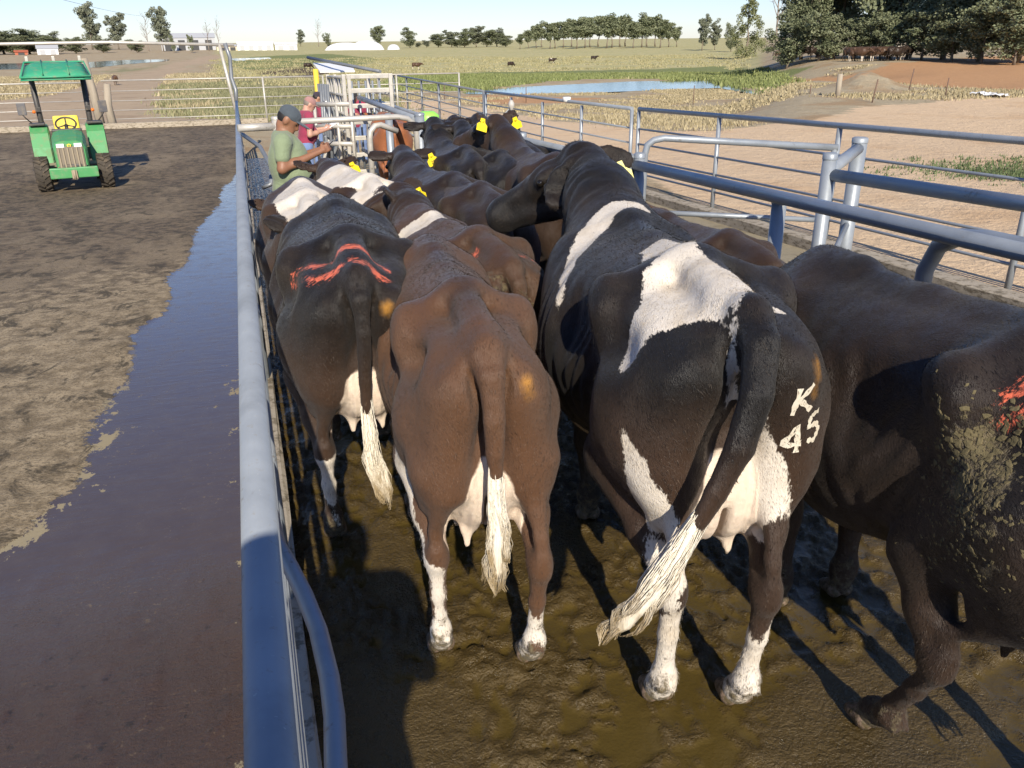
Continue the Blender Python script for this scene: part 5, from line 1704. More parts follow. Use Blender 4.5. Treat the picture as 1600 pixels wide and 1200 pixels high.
    S.ell(H2(0, -0.012, 0.02), (0.081, 0.099, 0.09), 0.02, hm)
    S.ell(H2(0, 0.10, -0.04), (0.12, 0.10, 0.14), 0.006, hm, sub=True)
    S.ell(H2(0, 0.02, -0.11), (0.12, 0.15, 0.085), 0.01, hm, sub=True)
    V, Q = S.mesh(1)
    link('hair', np_mesh('hair', V, Q), hairm, root)
    e = MB().lathe([(0, -0.010), (0.008, -0.007), (0.011, 0), (0.008, 0.007), (0, 0.010)], None, 8).mesh('eye')
    e.materials.append(M_EYE)
    for s in (-1, 1):
        link('eye', e, None, root).location = H2(s * 0.031, 0.083, 0.005)
    mid = (wr[0] + wr[1]) / 2
    mid = Vector(T(mid)) + Vector((0, 0.075, 0.045))
    return root, Matrix.LocRotScale(Vector((x, y, z)), Euler((0, 0, -R(heading))), Vector((scale,) * 3)) @ mid


M_BOOT = Mat('boot_leather', (0.05, 0.035, 0.025), 0.6).m
DEN = cloth('blue_denim', (0.17, 0.24, 0.42), 0.18)
MAROON = cloth('maroon_cotton', (0.30, 0.045, 0.085), 0.15)
M_DHAIR = Mat('dark_hair', (0.015, 0.012, 0.010), 0.6).m
p1, hand1 = make_person('man in a sage green T-shirt and grey cap looking down at his phone', 0.42, 8.75, floor_z(0, 8.75), 98, cloth('sage_green_cotton', (0.225, 0.275, 0.165), 0.12),
                        cloth('dark_trousers', (0.04, 0.045, 0.06)), skin_mat('brown_skin', (0.27, 0.13, 0.075)), cloth('grey_cap_cloth', (0.075, 0.09, 0.105)), M_DHAIR, belly=0.12, reach=0.0, nod=0.6, scale=1.05, stoop=0.05, lift=0.15, res=0.0105)
ph = MB().box((0, 0, 0), (0.075, 0.010, 0.15), None, 0.004).build('phone', Mat('phone_glass', (0.02, 0.02, 0.025), 0.15).m)
ph.location = hand1
ph.rotation_euler = (R(-50), 0, R(-98))
tag(ph, 'dark phone held up in both hands by the man in green', 'phone')
p2, hand2 = make_person('man in a maroon shirt and jeans bending over papers behind the man in green', 1.08, 15.4, floor_z(0, 15.4), 80, MAROON, DEN, skin_mat('pale_skin', (0.50, 0.28, 0.20)), cloth('faded_red_cap', (0.36, 0.20, 0.18)), Mat('grey_hair', (0.2, 0.16, 0.13), 0.6).m,
                        belly=0.08, reach=0.06, nod=0.5, stoop=0.16, res=0.015)
pp = MB().box((0, 0, 0), (0.22, 0.012, 0.30), None, 0.0).build('papers', Mat('paper', (0.82, 0.82, 0.80), 0.8).m)
pp.location = hand2
pp.rotation_euler = (R(-60), 0, R(-80))
tag(pp, 'white sheets held by the stooping man in maroon', 'papers')
p3, _h3 = make_person('farthest man in maroon shirt, dark cap and jeans standing beside the crush', 1.66, 19.4, floor_z(0, 19.4), 70, MAROON, DEN, skin_mat('tanned_skin', (0.42, 0.23, 0.15)), cloth('dark_cap_cloth', (0.05, 0.04, 0.055)), M_DHAIR, reach=0.02, nod=0.4, res=0.015, hold='x')
make_person('worker in a dark maroon shirt seen between the slats of the crush', 2.75, 21.0, floor_z(0, 20), 200, MAROON, DEN, skin_mat('ruddy_skin', (0.45, 0.24, 0.17)), cloth('black_cap_cloth', (0.03, 0.03, 0.035)), M_DHAIR, stoop=0.3, nod=0.5, res=0.018, scale=0.97)

# the photographer, standing on a block behind the rail: only the shadow comes into the picture
make_person('photographer in dark clothes standing on a block behind the camera', -0.20, -0.42, 0.44, 2, cloth('navy_cotton', (0.04, 0.05, 0.09)), DEN, skin_mat('photographer_skin', (0.40, 0.24, 0.17)), cloth('hat_cloth', (0.25, 0.21, 0.15)), M_DHAIR, belly=0.20, reach=0.10, nod=0.30, res=0.028, scale=1.07)
tag(MB().box((-0.45, -0.45, 0.215), (0.7, 0.5, 0.43), None, 0.02).build('concrete_block', CONC), 'pale concrete block behind the camera used as a step', 'block')
# ------------------------------------------------------------------ compact tractor parked on the yard
def paint(name, c, rough=0.4, dirt=(0.30, 0.24, 0.16)):
    m = Mat(name, rough=rough, spec=0.5)
    P_ = m.co()
    a = m.noise(7, 5, 0.7, P_)
    m.set('Base Color', m.mix(m.ramp(a, 0.48, 0.72, 0.06, 0.55), c, dirt))
    m.set('Roughness', m.ramp(a, 0.4, 0.7, rough, 0.75))
    return m.m


TG = paint('green_tractor_paint', (0.06, 0.30, 0.10))
TG2 = paint('canopy_plastic', (0.03, 0.33, 0.17), 0.45)
TY = paint('yellow_seat_vinyl', (0.82, 0.62, 0.05), 0.5)
TB = paint('black_steel', (0.03, 0.03, 0.032), 0.5)
TD = paint('dusty_rubber', (0.045, 0.038, 0.03), 0.9, (0.22, 0.165, 0.10))
TM = paint('muddy_axle', (0.34, 0.28, 0.19), 0.8)
TR = empty('tractor', (-3.28, 18.95, floor_z(0, 18.95)), R(9), 'small green tractor with a canopy and yellow seat parked on the dung-coated yard', 'tractor')


def tyre(parent, c, rad, w, name='wheel', lugs=18):
    """axle along local X"""
    wh = empty(name, c)
    wh.parent = TR
    Mx = Matrix.Rotation(R(90), 4, 'Y')
    rr = rad * 0.56
    prof = [(rr, -w * 0.36), (rad * 0.72, -w * 0.5), (rad * 0.88, -w * 0.5), (rad * 0.965, -w * 0.40), (rad * 0.98, 0), (rad * 0.965, w * 0.40), (rad * 0.88, w * 0.5), (rad * 0.72, w * 0.5), (rr, w * 0.36)]
    mb = MB().lathe(prof, Mx, 36)
    for i in range(lugs):
        for s in (-1, 1):
            a = 2 * math.pi * (i + (0.5 if s > 0 else 0)) / lugs
            Mr = Matrix.Rotation(a, 3, 'X')
            mb.box(Mr @ Vector((s * w * 0.24, 0, rad * 0.995)), (w * 0.50, rad * 0.085, rad * 0.085), Mr @ Matrix.Rotation(s * 0.62, 3, 'Z'))
    o = mb.build('tyre', TD, wh)
    MB().lathe([(0.0, -w * 0.20), (rr * 0.4, -w * 0.22), (rr * 0.5, -w * 0.1), (rr * 0.85, -w * 0.1), (rr, -w * 0.34), (rr * 1.03, -w * 0.3), (rr * 1.03, w * 0.3), (rr, w * 0.34), (rr * 0.85, w * 0.1), (rr * 0.5, w * 0.1), (rr * 0.4, w * 0.22), (0, w * 0.2)], Mx, 24).build('rim', TY, wh)
    return wh


for s in (-1, 1):
    tyre(TR, (s * 0.565, -0.05, 0.335), 0.335, 0.27)
    tyre(TR, (s * 0.545, 1.55, 0.56), 0.56, 0.34, lugs=20)
P = TR
# hood: a lofted nose
mb = MB()
sec = []
for (y, w, z0, z1) in ((-0.50, 0.26, 0.52, 0.96), (-0.46, 0.285, 0.48, 0.99), (-0.2, 0.30, 0.48, 1.03), (0.3, 0.31, 0.50, 1.09), (0.62, 0.31, 0.52, 1.11)):
    sec.append([(-w, y, z0), (-w, y, z1 - 0.14), (-w * 0.86, y, z1 - 0.04), (-w * 0.5, y, z1), (w * 0.5, y, z1), (w * 0.86, y, z1 - 0.04), (w, y, z1 - 0.14), (w, y, z0)])
v = [p for s_ in sec for p in s_]
f = [(i * 8 + k, i * 8 + k + 1, (i + 1) * 8 + k + 1, (i + 1) * 8 + k) for i in range(4) for k in range(7)] + [tuple(range(8)), tuple(reversed(range(32, 40)))]
mb.add(v, f, False).build('hood', TG, P)
g_ = MB().box((0, -0.515, 0.69), (0.47, 0.03, 0.40), None, 0.01).build('grille', paint('grille_grey', (0.20, 0.17, 0.13), 0.7), P)
for k in range(6):
    MB().box((-0.20 + 0.08 * k, -0.54, 0.68), (0.022, 0.03, 0.38)).build('slat', TM, g_)
for s in (-1, 1):
    h_ = MB().box((s * 0.155, -0.525, 0.91), (0.14, 0.03, 0.075), None, 0.012).build('headlight', Mat('headlight_glass', (0.8, 0.82, 0.82), 0.15).m, P)
bd = MB().prism([(-0.03, 0.885), (0.03, 0.885), (0.04, 0.925), (0.0, 0.945), (-0.04, 0.925)], -0.542, -0.515, 'y').build('badge', TY, P)
MB().prism([(-0.018, 0.898), (0.0, 0.892), (0.018, 0.898), (0.022, 0.92), (0.004, 0.912), (-0.012, 0.93)], -0.545, -0.540, 'y').build('emblem', TG, bd)
MB().box((0, -0.55, 0.40), (0.86, 0.10, 0.20), None, 0.02).build('front_weight', TG, P)
hk = MB().box((0, -0.62, 0.37), (0.10, 0.06, 0.16), None, 0.01)
hk.tube([(0, -0.66, 0.28), (0, -0.66, 0.46)], 0.022, 8).build('drawbar_pin', TM, P)
MB().box((0, -0.05, 0.33), (0.86, 0.14, 0.14), None, 0.02).build('front_axle', TM, P)
MB().box((0, 0.4, 0.45), (0.34, 1.9, 0.22), None, 0.03).build('chassis', TB, P)
MB().box((0, 1.55, 0.55), (0.9, 0.30, 0.26), None, 0.03).build('rear_axle', TM, P)
for s in (-1, 1):
    MB().box((s * 0.42, 0.62, 0.42), (0.34, 0.55, 0.05), None, 0.01).build('footplate', TM, P)
    prof = [(0.86, 0.42), (0.93, 0.75), (1.08, 1.02), (1.28, 1.15), (1.65, 1.16), (1.95, 1.02), (1.92, 0.98), (1.63, 1.11), (1.30, 1.10), (1.12, 0.98), (0.97, 0.72), (0.90, 0.42)]
    a, b = (0.37, 0.70)
    MB().prism(prof, s * a, s * b, 'x').build('fender', TG, P)
    MB().prism([(0.90, 0.45), (0.97, 0.74), (1.10, 0.99), (1.30, 1.12), (1.64, 1.13), (1.93, 1.0), (1.8, 0.6)], s * 0.355, s * 0.375, 'x').build('fender_panel', TG, P)
    MB().box((s * 0.54, 1.32, 1.19), (0.30, 0.30, 0.05), None, 0.015).build('fender_grip', TB, P)
    MB().tube([(s * 0.47, 1.68, 0.70), (s * 0.47, 1.66, 1.25), (s * 0.485, 1.60, 2.18)], 0.042, 8, flat=1.3).build('roll_post', TB, P)
    MB().box((s * 0.475, 1.60, 1.46), (0.10, 0.09, 0.10), None, 0.01).build('roll_clamp', TB, P)
    MB().lathe([(0, 0), (0.035, 0), (0.035, 0.05), (0, 0.06)], Matrix.Translation((s * 0.56, 1.58, 1.42)) @ Matrix.Rotation(R(90), 4, 'X'), 10).build('indicator_lamp', Mat('orange_lens', (0.85, 0.20, 0.03), 0.3).m, P)
    mr = MB().tube([(s * 0.62, 1.35, 1.2), (s * 0.72, 1.28, 1.32), (s * 0.76, 1.26, 1.38)], 0.012, 6).build('mirror_arm', TB, P)
    MB().box((s * 0.76, 1.25, 1.50), (0.17, 0.035, 0.24), Matrix.Rotation(s * 0.25, 3, 'Z'), 0.015).build('mirror', paint('mirror_shell', (0.10, 0.10, 0.11), 0.5), mr)
MB().tube([(-0.485, 1.60, 2.16), (0.485, 1.60, 2.16)], 0.042, 8).build('roll_bar', TB, P)
# seat
mb = MB().box((0, 1.42, 0.86), (0.46, 0.44, 0.12), None, 0.04)
mb.box((0, 1.66, 1.10), (0.50, 0.11, 0.44), Matrix.Rotation(R(-10), 3, 'X'), 0.05)
mb.build('seat', TY, P)
Ms = Matrix.Translation((0, 0.93, 1.20)) @ Matrix.Rotation(R(38), 4, 'X')
sw_ = MB().tube([Ms @ Vector((0.19 * math.cos(a), 0.19 * math.sin(a), 0)) for a in np.linspace(0, 2 * math.pi, 25)], 0.018, 8)
for k in range(3):
    a = k * 2.094 + 1.57
    sw_.tube([Ms @ Vector((0, 0, -0.03)), Ms @ Vector((0.19 * math.cos(a), 0.19 * math.sin(a), 0))], 0.014, 6)
sw_.build('steering_wheel', TB, P)
MB().tube([(0, 0.64, 0.9), (0, 0.93, 1.18)], 0.035, 8).build('steering_column', TB, P)
MB().box((0, 0.66, 1.02), (0.56, 0.10, 0.22), None, 0.03).build('dashboard', TB, P)
# canopy: moulded panel tipped forward, with rolled rim and ribs
Mc = Matrix.Translation((0, 1.38, 2.26)) @ Matrix.Rotation(R(13), 4, 'X')
cn_ = MB()
pts, n_ = [], 9
for j in range(7):
    for i in range(n_):
        u, w_ = i / (n_ - 1) * 2 - 1, j / 6 * 2 - 1
        z = 0.05 * (1 - u ** 4) * (1 - w_ ** 4) - 0.06 * (max(abs(u), abs(w_)) > 0.99)
        pts.append(Mc @ Vector((u * (0.60 - 0.045 * w_), w_ * 0.58, z)))
cn_.add(pts, [(j * n_ + i, j * n_ + i + 1, (j + 1) * n_ + i + 1, (j + 1) * n_ + i) for j in range(6) for i in range(n_ - 1)], True)
canopy = cn_.build('canopy', TG2, P)
sd = canopy.modifiers.new('thickness', 'SOLIDIFY'); sd.thickness = 0.025
for x in (-0.24, 0.24):
    MB().tube([Mc @ Vector((x, -0.56, 0.035)), Mc @ Vector((x, 0, 0.06)), Mc @ Vector((x, 0.56, 0.035))], 0.014, 6).build('rib', TG2, canopy)
MB().tube([Mc @ Vector(q) for q in ((-0.635, -0.58, -0.01), (0.635, -0.58, -0.01), (0.565, 0.58, -0.01), (-0.565, 0.58, -0.01), (-0.635, -0.58, -0.01))], 0.022, 8).build('rim', TG2, canopy)
for s in (-1, 0, 1):
    MB().box(Mc @ Vector((s * 0.5, 0.62, 0.05)), (0.06, 0.06, 0.10), None, 0.01).build('bracket', WHITE, canopy)
# ------------------------------------------------------------------ trees
def leaf_mat(name, dark, light):
    m = Mat(name, rough=0.7, spec=0.2)
    t = m.attr('tone')
    m.set('Base Color', m.mix(t, dark, light))
    return m.m


LEAF = leaf_mat('gum_leaves', (0.10, 0.12, 0.062), (0.235, 0.25, 0.145))
LEAFG = leaf_mat('grey_green_leaves', (0.115, 0.13, 0.088), (0.25, 0.265, 0.185))
LEAFC = leaf_mat('conifer_leaves', (0.095, 0.115, 0.045), (0.24, 0.245, 0.11))
m = Mat('bark', rough=0.95)
m.set('Base Color', m.mix(m.noise(4, 4, 0.7, m.pos(), stretch=(1, 1, 0.2)), (0.11, 0.085, 0.06), (0.30, 0.25, 0.19)))
BARK = m.m
m = Mat('dead_wood', rough=0.95)
m.set('Base Color', m.mix(m.noise(4, 4, 0.7, m.pos(), stretch=(1, 1, 0.2)), (0.17, 0.13, 0.10), (0.36, 0.30, 0.25)))
DEADW = m.m
_TREES = {}


def branches(rnd, h, spread, lean, first, n, twigs):
    """trunk and limbs as tapered tubes; returns the MB and the limb tips"""
    mb, tips = MB(), []
    tr = [Vector((lean * (i / 6) ** 1.5 + rnd.uniform(-.02, .02) * h * (i > 0), rnd.uniform(-.02, .02) * h * (i > 0), h * 0.86 * i / 6)) for i in range(7)]
    r0 = h * 0.014 + 0.03
    mb.tube(tr, [r0 * (1.3 if i == 0 else 1 - 0.13 * i) for i in range(7)], 7)
    for k in range(n):
        t = first + (0.92 - first) * (k + rnd.random()) / n
        i = min(int(t * 6), 5)
        p = tr[i].lerp(tr[i + 1], t * 6 - i)
        a = rnd.uniform(0, 6.283)
        ln = spread * rnd.uniform(0.6, 1.0) * (1.15 - 0.5 * abs(t - 0.55))
        d = Vector((math.cos(a), math.sin(a), rnd.uniform(0.35, 1.1))).normalized()
        q1 = p + d * ln * 0.5 + Vector((0, 0, rnd.uniform(-.05, .1) * ln))
        q2 = p + d * ln + Vector((0, 0, rnd.uniform(0.0, .35) * ln))
        mb.tube([p, q1, q2], [r0 * 0.42 * (1.1 - t * 0.5), r0 * 0.25, r0 * 0.06], 5)
        tips += [q1, q2]
        for _ in range(twigs):
            s = rnd.uniform(0.35, 1)
            b0 = p.lerp(q2, s)
            b1 = b0 + Vector((rnd.uniform(-1, 1), rnd.uniform(-1, 1), rnd.uniform(0, 1.1))) * ln * 0.35
            mb.tube([b0, b1], [r0 * 0.12, r0 * 0.03], 4)
            tips.append(b1)
    tips.append(tr[-1])
    return mb, tips


def leaves(rnd, clumps, per, size, flat=0.75):
    n = len(clumps) * per
    rs = np.random.RandomState(rnd.randint(0, 99999))
    C = np.repeat(np.array([c[:3] for c in clumps]), per, 0)
    Rr = np.repeat(np.array([c[3] for c in clumps]), per)
    d = rs.normal(size=(n, 3)); d /= np.linalg.norm(d, axis=1)[:, None]
    rad = Rr * rs.uniform(0.25, 1.0, n) ** 0.6
    P = C + d * rad[:, None] * np.array([1, 1, flat])
    a = rs.normal(size=(n, 3)); a /= np.linalg.norm(a, axis=1)[:, None]
    b = np.cross(a, rs.normal(size=(n, 3))); b /= np.linalg.norm(b, axis=1)[:, None]
    s = size * rs.uniform(0.6, 1.3, n)[:, None]
    V = np.stack([P - a * s, P + b * s * 0.55, P + a * s, P - b * s * 0.55], 1).reshape(-1, 3)
    Q = np.arange(4 * n).reshape(-1, 4)
    tone = np.repeat(np.clip(rs.normal(0.5, 0.22, n) + np.repeat(rs.normal(0, 0.15, len(clumps)), per), 0, 1), 4)
    return V, Q, tone


def tree_mesh(kind, var):
    key = (kind, var)
    if key in _TREES: return _TREES[key]
    rnd = random.Random(hash_str(kind) + var * 17)
    H = 10.0
    if kind == 'gum':           # open crowned, clumps with sky between
        mb, tips = branches(rnd, H, 2.9, rnd.uniform(-.6, .6), 0.14, 17, 2)
        cl = [(t.x, t.y, t.z, rnd.uniform(0.55, 1.05)) for t in tips]
        L = leaves(rnd, cl, 90, 0.22); mat = LEAFG
    elif kind == 'grove':       # narrow plantation tree, bare lower trunk, dense head
        mb, tips = branches(rnd, H, 1.9, rnd.uniform(-.3, .3), 0.35, 12, 1)
        cl = [(t.x, t.y, t.z, rnd.uniform(0.8, 1.25)) for t in tips]
        L = leaves(rnd, cl, 80, 0.27); mat = LEAF
    elif kind == 'bushy':       # foliage nearly to the ground
        mb, tips = branches(rnd, H, 3.6, rnd.uniform(-.5, .5), 0.06, 22, 2)
        cl = [(t.x, t.y, max(t.z, 0.7), rnd.uniform(0.7, 1.35)) for t in tips]
        L = leaves(rnd, cl, 80, 0.21); mat = LEAF
    elif kind == 'big':
        mb, tips = branches(rnd, H, 3.4, rnd.uniform(-.6, .6), 0.05, 30, 3)
        cl = [(t.x, t.y, max(t.z, 0.8), rnd.uniform(0.6, 1.15)) for t in tips]
        L = leaves(rnd, cl, 110, 0.15); mat = LEAF
    elif kind == 'conifer':
        mb, tips = branches(rnd, H, 0.6, 0, 0.05, 6, 0)
        cl = []
        for i in range(64):
            t = (i + rnd.random()) / 64
            rr = 2.55 * (1 - t) ** 0.75 + 0.25
            a = rnd.uniform(0, 6.283); q = rr * rnd.uniform(0.35, 1.0)
            cl.append((q * math.cos(a), q * math.sin(a), 0.35 + t * (H - 0.4), 0.35 + 0.55 * (1 - t)))
        L = leaves(rnd, cl, 95, 0.13, 0.9); mat = LEAFC
    elif kind == 'dead':
        mb, tips = branches(rnd, H, 2.6, rnd.uniform(-.4, .4), 0.25, 16, 6)
        L = None; mat = None
    t_me = mb.mesh(kind + '_trunk')
    t_me.materials.append(DEADW if kind == 'dead' else BARK)
    c_me = None
    if L is not None:
        c_me = np_mesh(kind + '_crown', L[0], L[1], False, {'tone': L[2]})
        c_me.materials.append(mat)
    _TREES[key] = (t_me, c_me)
    return _TREES[key]


def hash_str(s): return sum(ord(c) * (i + 3) for i, c in enumerate(s)) % 9973


def plant(kind, var, col, base, top, label, group=None, wide=1.0, dist=None, name=None, z=None):
    if dist is None:
        x, y = G(col, base)
    else:
        a = az_of(col); x, y = math.sin(a) * dist, math.cos(a) * dist
    d = math.hypot(x, y)
    h = (base - top) / LENS_PX * d * 1.0
    t_me, c_me = tree_mesh(kind, var)
    zz = float(terrain_z(x, y)) - 0.1 if z is None else z
    root = empty(name or {'gum': 'gum_tree', 'grove': 'grove_tree', 'bushy': 'bushy_tree', 'big': 'gum_tree', 'conifer': 'cypress_tree', 'dead': 'dead_tree'}[kind], (x, y, zz), (var * 1.3 + col) % 6.28, label, 'tree', group)
    s = h / 10.0
    root.scale = (s * wide, s * wide, s)
    link('trunk', t_me, None, root)
    if c_me: link('crown', c_me, None, root)
    return root


# left skyline
plant('gum', 0, 145, 78, 20, 'tallest grey-green gum tree left of the farmyard skyline', wide=0.92)
plant('gum', 1, 186, 77, 33, 'rounder grey-green gum tree just right of the tallest one', wide=0.95)
plant('gum', 2, 256, 81, 24, 'tall gum tree with hanging foliage over a dead companion', wide=0.85)
plant('bushy', 3, 300, 82, 59, 'small bushy tree in front of the distant grey shed', wide=0.55)
plant('bushy', 1, 272, 82, 62, 'low scrubby tree at the foot of the tall gum with hanging foliage', wide=0.6)
plant('dead', 0, 233, 80, 28, 'bare dead tree leaning beside the tall gum with hanging foliage', wide=0.7)
plant('dead', 1, 327, 80, 40, 'bare reddish-twigged tree right of the grey shed', wide=0.8)
plant('dead', 2, 343, 79, 34, 'thin bare tree, the rightmost of the pair by the grey shed', wide=0.55)
plant('bushy', 2, 206, 80, 66, 'dry low bush between the left gum trees', wide=1.2, name='dry_bush')
for i, (c, t, w) in enumerate(((-30, 56, 1.5), (-8, 58, 1.3), (10, 55, 1.4), (32, 60, 1.2), (50, 55, 1.3), (70, 57, 1.2), (92, 62, 1.2), (122, 62, 1.0), (165, 66, 1.0), (218, 68, 0.9))):
    plant('bushy', i % 4, c, 77, t - 5, 'dark bushy tree in the hazy belt along the left skyline', 'trees in the left skyline belt', w * 2.2, dist=560 + 12 * (i % 3))
# middle skyline
plant('gum', 1, 470, 73, 51, 'small round-headed tree near the white sheds')
plant('dead', 1, 498, 73, 33, 'bare tall tree behind the white sheds', wide=0.7)
plant('bushy', 1, 512, 75, 57, 'small dark bush just right of the bare tree', wide=0.9)
plant('bushy', 2, 590, 71, 46, 'dense round dark tree behind the white mound', wide=1.25)
for i, (c, t, w) in enumerate(((646, 44, 0.6), (672, 59, 0.9), (690, 51, 0.9), (711, 47, 0.85), (731, 46, 0.8), (750, 41, 0.75), (766, 47, 0.9), (782, 45, 0.9), (796, 52, 0.9), (658, 62, 1.2), (720, 58, 1.2))):
    plant('gum' if i % 2 else 'bushy', i % 4, c, 69, t, 'grey-green tree in the open row left of the dark grove', 'trees in the row left of the grove', w * 2.3, dist=620 + 14 * (i % 4))
for i, c in enumerate(range(820, 1066, 11)):
    t = (46, 41, 36, 33, 31, 30, 30, 28, 26, 25, 24, 23, 22, 22, 22, 24, 29, 25, 22, 23, 26, 31, 38)[min(i, 22)]
    plant('grove', i % 5, c + (i * 7 % 5) - 2, 67 - i * 0.1, t - 1, 'straight-trunked dark tree in the planted grove on the horizon', 'trees of the planted grove', 1.35, dist=520 + 26 * (i * 5 % 4))
plant('gum', 3, 1104, 63, 17, 'open-crowned gum tree right of the grove', wide=0.8, dist=420)
plant('gum', 4, 1124, 63, 27, 'smaller gum tree beside the open-crowned one', wide=0.9, dist=430)
plant('bushy', 1, 1150, 66, 32, 'grey-green tree half hidden behind the cypress', wide=0.9, dist=380)
# right-hand trees
plant('conifer', 0, 1166, 91, 2, 'pale green cypress-shaped tree standing alone right of the pond', wide=1.05)
plant('dead', 3, 1209, 88, -36, 'tall bare dead tree right of the cypress', wide=0.75)
for i, (c, b, t, w, dd) in enumerate(((1262, 84, -45, 1.0, 118), (1318, 82, -70, 1.0, 126), (1372, 82, -85, 1.05, 120), (1430, 80, -95, 1.05, 116), (1486, 80, -105, 1.0, 112), (1545, 78, -115, 1.05, 106), (1604, 76, -110, 1.1, 102), (1668, 76, -110, 1.1, 100))):
    plant('big', i % 4, c, b, t, ('first', 'second', 'third', 'fourth', 'fifth', 'sixth', 'seventh', 'eighth')[i] + ' big dark leafy tree from the left behind the shaded herd', 'big trees on the right', w, dist=dd)
for i, (c, b, t, w, dd) in enumerate(((1240, 86, 20, 1.3, 112), (1290, 86, 30, 1.5, 110), (1345, 86, 34, 1.5, 112), (1402, 84, 22, 1.4, 110), (1452, 84, 16, 1.4, 108), (1500, 82, 8, 1.4, 104), (1548, 80, 14, 1.4, 100), (1600, 80, 0, 1.4, 96))):
    plant('bushy', i % 4, c, b, t, 'lower leafy tree growing between the big right-hand trunks', 'understorey trees on the right', w, dist=dd)

# ------------------------------------------------------------------ sheds and mounds far off
SHW = Mat('white_sheeting', (0.78, 0.78, 0.77), 0.6).m
SHR = Mat('grey_roofing', (0.42, 0.43, 0.44), 0.6).m
SHD = Mat('dark_opening', (0.06, 0.06, 0.06), 0.8).m
SHO = Mat('rust_red_roofing', (0.42, 0.12, 0.06), 0.7).m


def shed(label, col, dist, w, h, d, rise, wall, roof, doors=3, name='shed'):
    a = az_of(col); x, y = math.sin(a) * dist, math.cos(a) * dist
    r = empty(name, (x, y, float(terrain_z(x, y)) - 0.2), -a, label, 'shed')
    MB().box((0, 0, h / 2), (w, d, h)).build('wall', wall, r)
    MB().prism([(-d / 2 - .4, h), (d / 2 + .4, h), (0, h + rise)], -w / 2 - .4, w / 2 + .4, 'x').build('roof', roof, r)
    for i in range(doors):
        MB().box(((i + 0.5) / doors * w - w / 2, -d / 2 - 0.06, h * 0.42), (w / doors * 0.5, 0.10, h * 0.8)).build('door', SHD if wall is not SHW else SHR, r)
    return r


shed('long grey shed on the left skyline behind the bare trees', 300, 640, 34, 8, 14, 3, SHR, SHR, 4)
shed('long white shed near the middle of the skyline', 404, 600, 22, 4.0, 10, 1.6, SHW, SHW, 4)
shed('smaller white shed right of the long white one', 452, 610, 14, 3.6, 10, 1.4, SHW, SHW, 2)
shed('white-roofed farmhouse among the dark trees at far left', 78, 540, 10, 3.0, 8, 2.0, SHW, SHR, 2)
shed('rust-red roofed shed at the far left of the skyline', 36, 540, 6, 1.6, 5, 1.0, SHO, SHO, 1)
shed('low cream shed right of the bare reddish tree', 360, 600, 13, 2.6, 8, 1.2, Mat('cream_wall', (0.62, 0.52, 0.38), 0.7).m, SHR, 2)
for (c, w, h, lb) in ((545, 26, 4.6, 'white plastic-covered silage mound with a long low back'), (578, 22, 5.6, 'taller white silage mound in front of the round dark tree'), (620, 8, 3.2, 'small white shed corner at the edge of the tree row')):
    a = az_of(c); x, y = math.sin(a) * 560, math.cos(a) * 560
    zt = float(terrain_z(x, y)) - 0.3
    mb = MB()
    n_, v = 14, []
    for j in range(6):
        for i in range(n_):
            u = i / (n_ - 1) * 2 - 1
            q = j / 5 * 2 - 1
            v.append((u * w / 2, q * 6, h * max(0, 1 - abs(u) ** 2.6) ** 0.7 * max(0, 1 - abs(q) ** 3) ** 0.6))
    o = mb.add(v, [(j * n_ + i, j * n_ + i + 1, (j + 1) * n_ + i + 1, (j + 1) * n_ + i) for j in range(5) for i in range(n_ - 1)], True).build('silage_mound', SHW)
    o.location = (x, y, zt); o.rotation_euler = (0, 0, -a)
    tag(o, lb, 'mound')

# ------------------------------------------------------------------ grazing and resting cattle
def coat_pied(P, A):
    A['tint'][:] = 0.3
    w = np.minimum(chain_sdf(P, [(0, 0.9, 0.6, 0.3)]), chain_sdf(P, [(0, 0.5, 1.3, 0.30)]))
    w = np.minimum(w, 9 + 0 * w)
    A['white'] = np.minimum(w, P[:, 2] - 0.48)


def coat_legs(P, A):
    A['tint'][:] = 0.75
    A['white'] = P[:, 2] - 0.55


FAR = [make_cow('far%d' % i, 0, 0, 0, None, c, 1.0, res=0.04, parts=False, z=0.0, udder=0, poll=pl, hd=h, switch=False, tail=[(0, 0.02, 1.32, 0.05), (0, -0.1, 1.2, 0.045), (0, -0.12, 0.6, 0.04)])
       for i, (c, pl, h) in enumerate(((coat_pied, (0, 2.0, 1.35), (0, 0.85, -0.5)), (coat_legs, (0, 2.0, 1.30), (0, 0.85, -0.5)), (plain(0.25), (0, 1.95, 0.75), (0, 0.5, -0.85)), (plain(0.6), (0.1, 2.0, 1.40), (0.5, 0.7, -0.4)), (plain(1.0), (0, 2.0, 1.30), (0, 0.85, -0.5)),
                                       (plain(0.2, [[(0, 0.9, 1.0, 0.33)], [(0, 1.5, 1.0, 0.2)]]), (0, 2.0, 1.45), (0, 0.85, -0.35))))]
_used = set()


def far_cow(i, x, y, heading, label, group, scale=1.0):
    z = float(terrain_z(x, y)) - 0.03
    if i in _used:
        c = copy_tree(FAR[i])
    else:
        c = FAR[i]; _used.add(i)
    c.location = (x, y, z); c.rotation_euler = (0, 0, -R(heading)); c.scale = (scale,) * 3
    c['label'], c['group'] = label, group
    return c


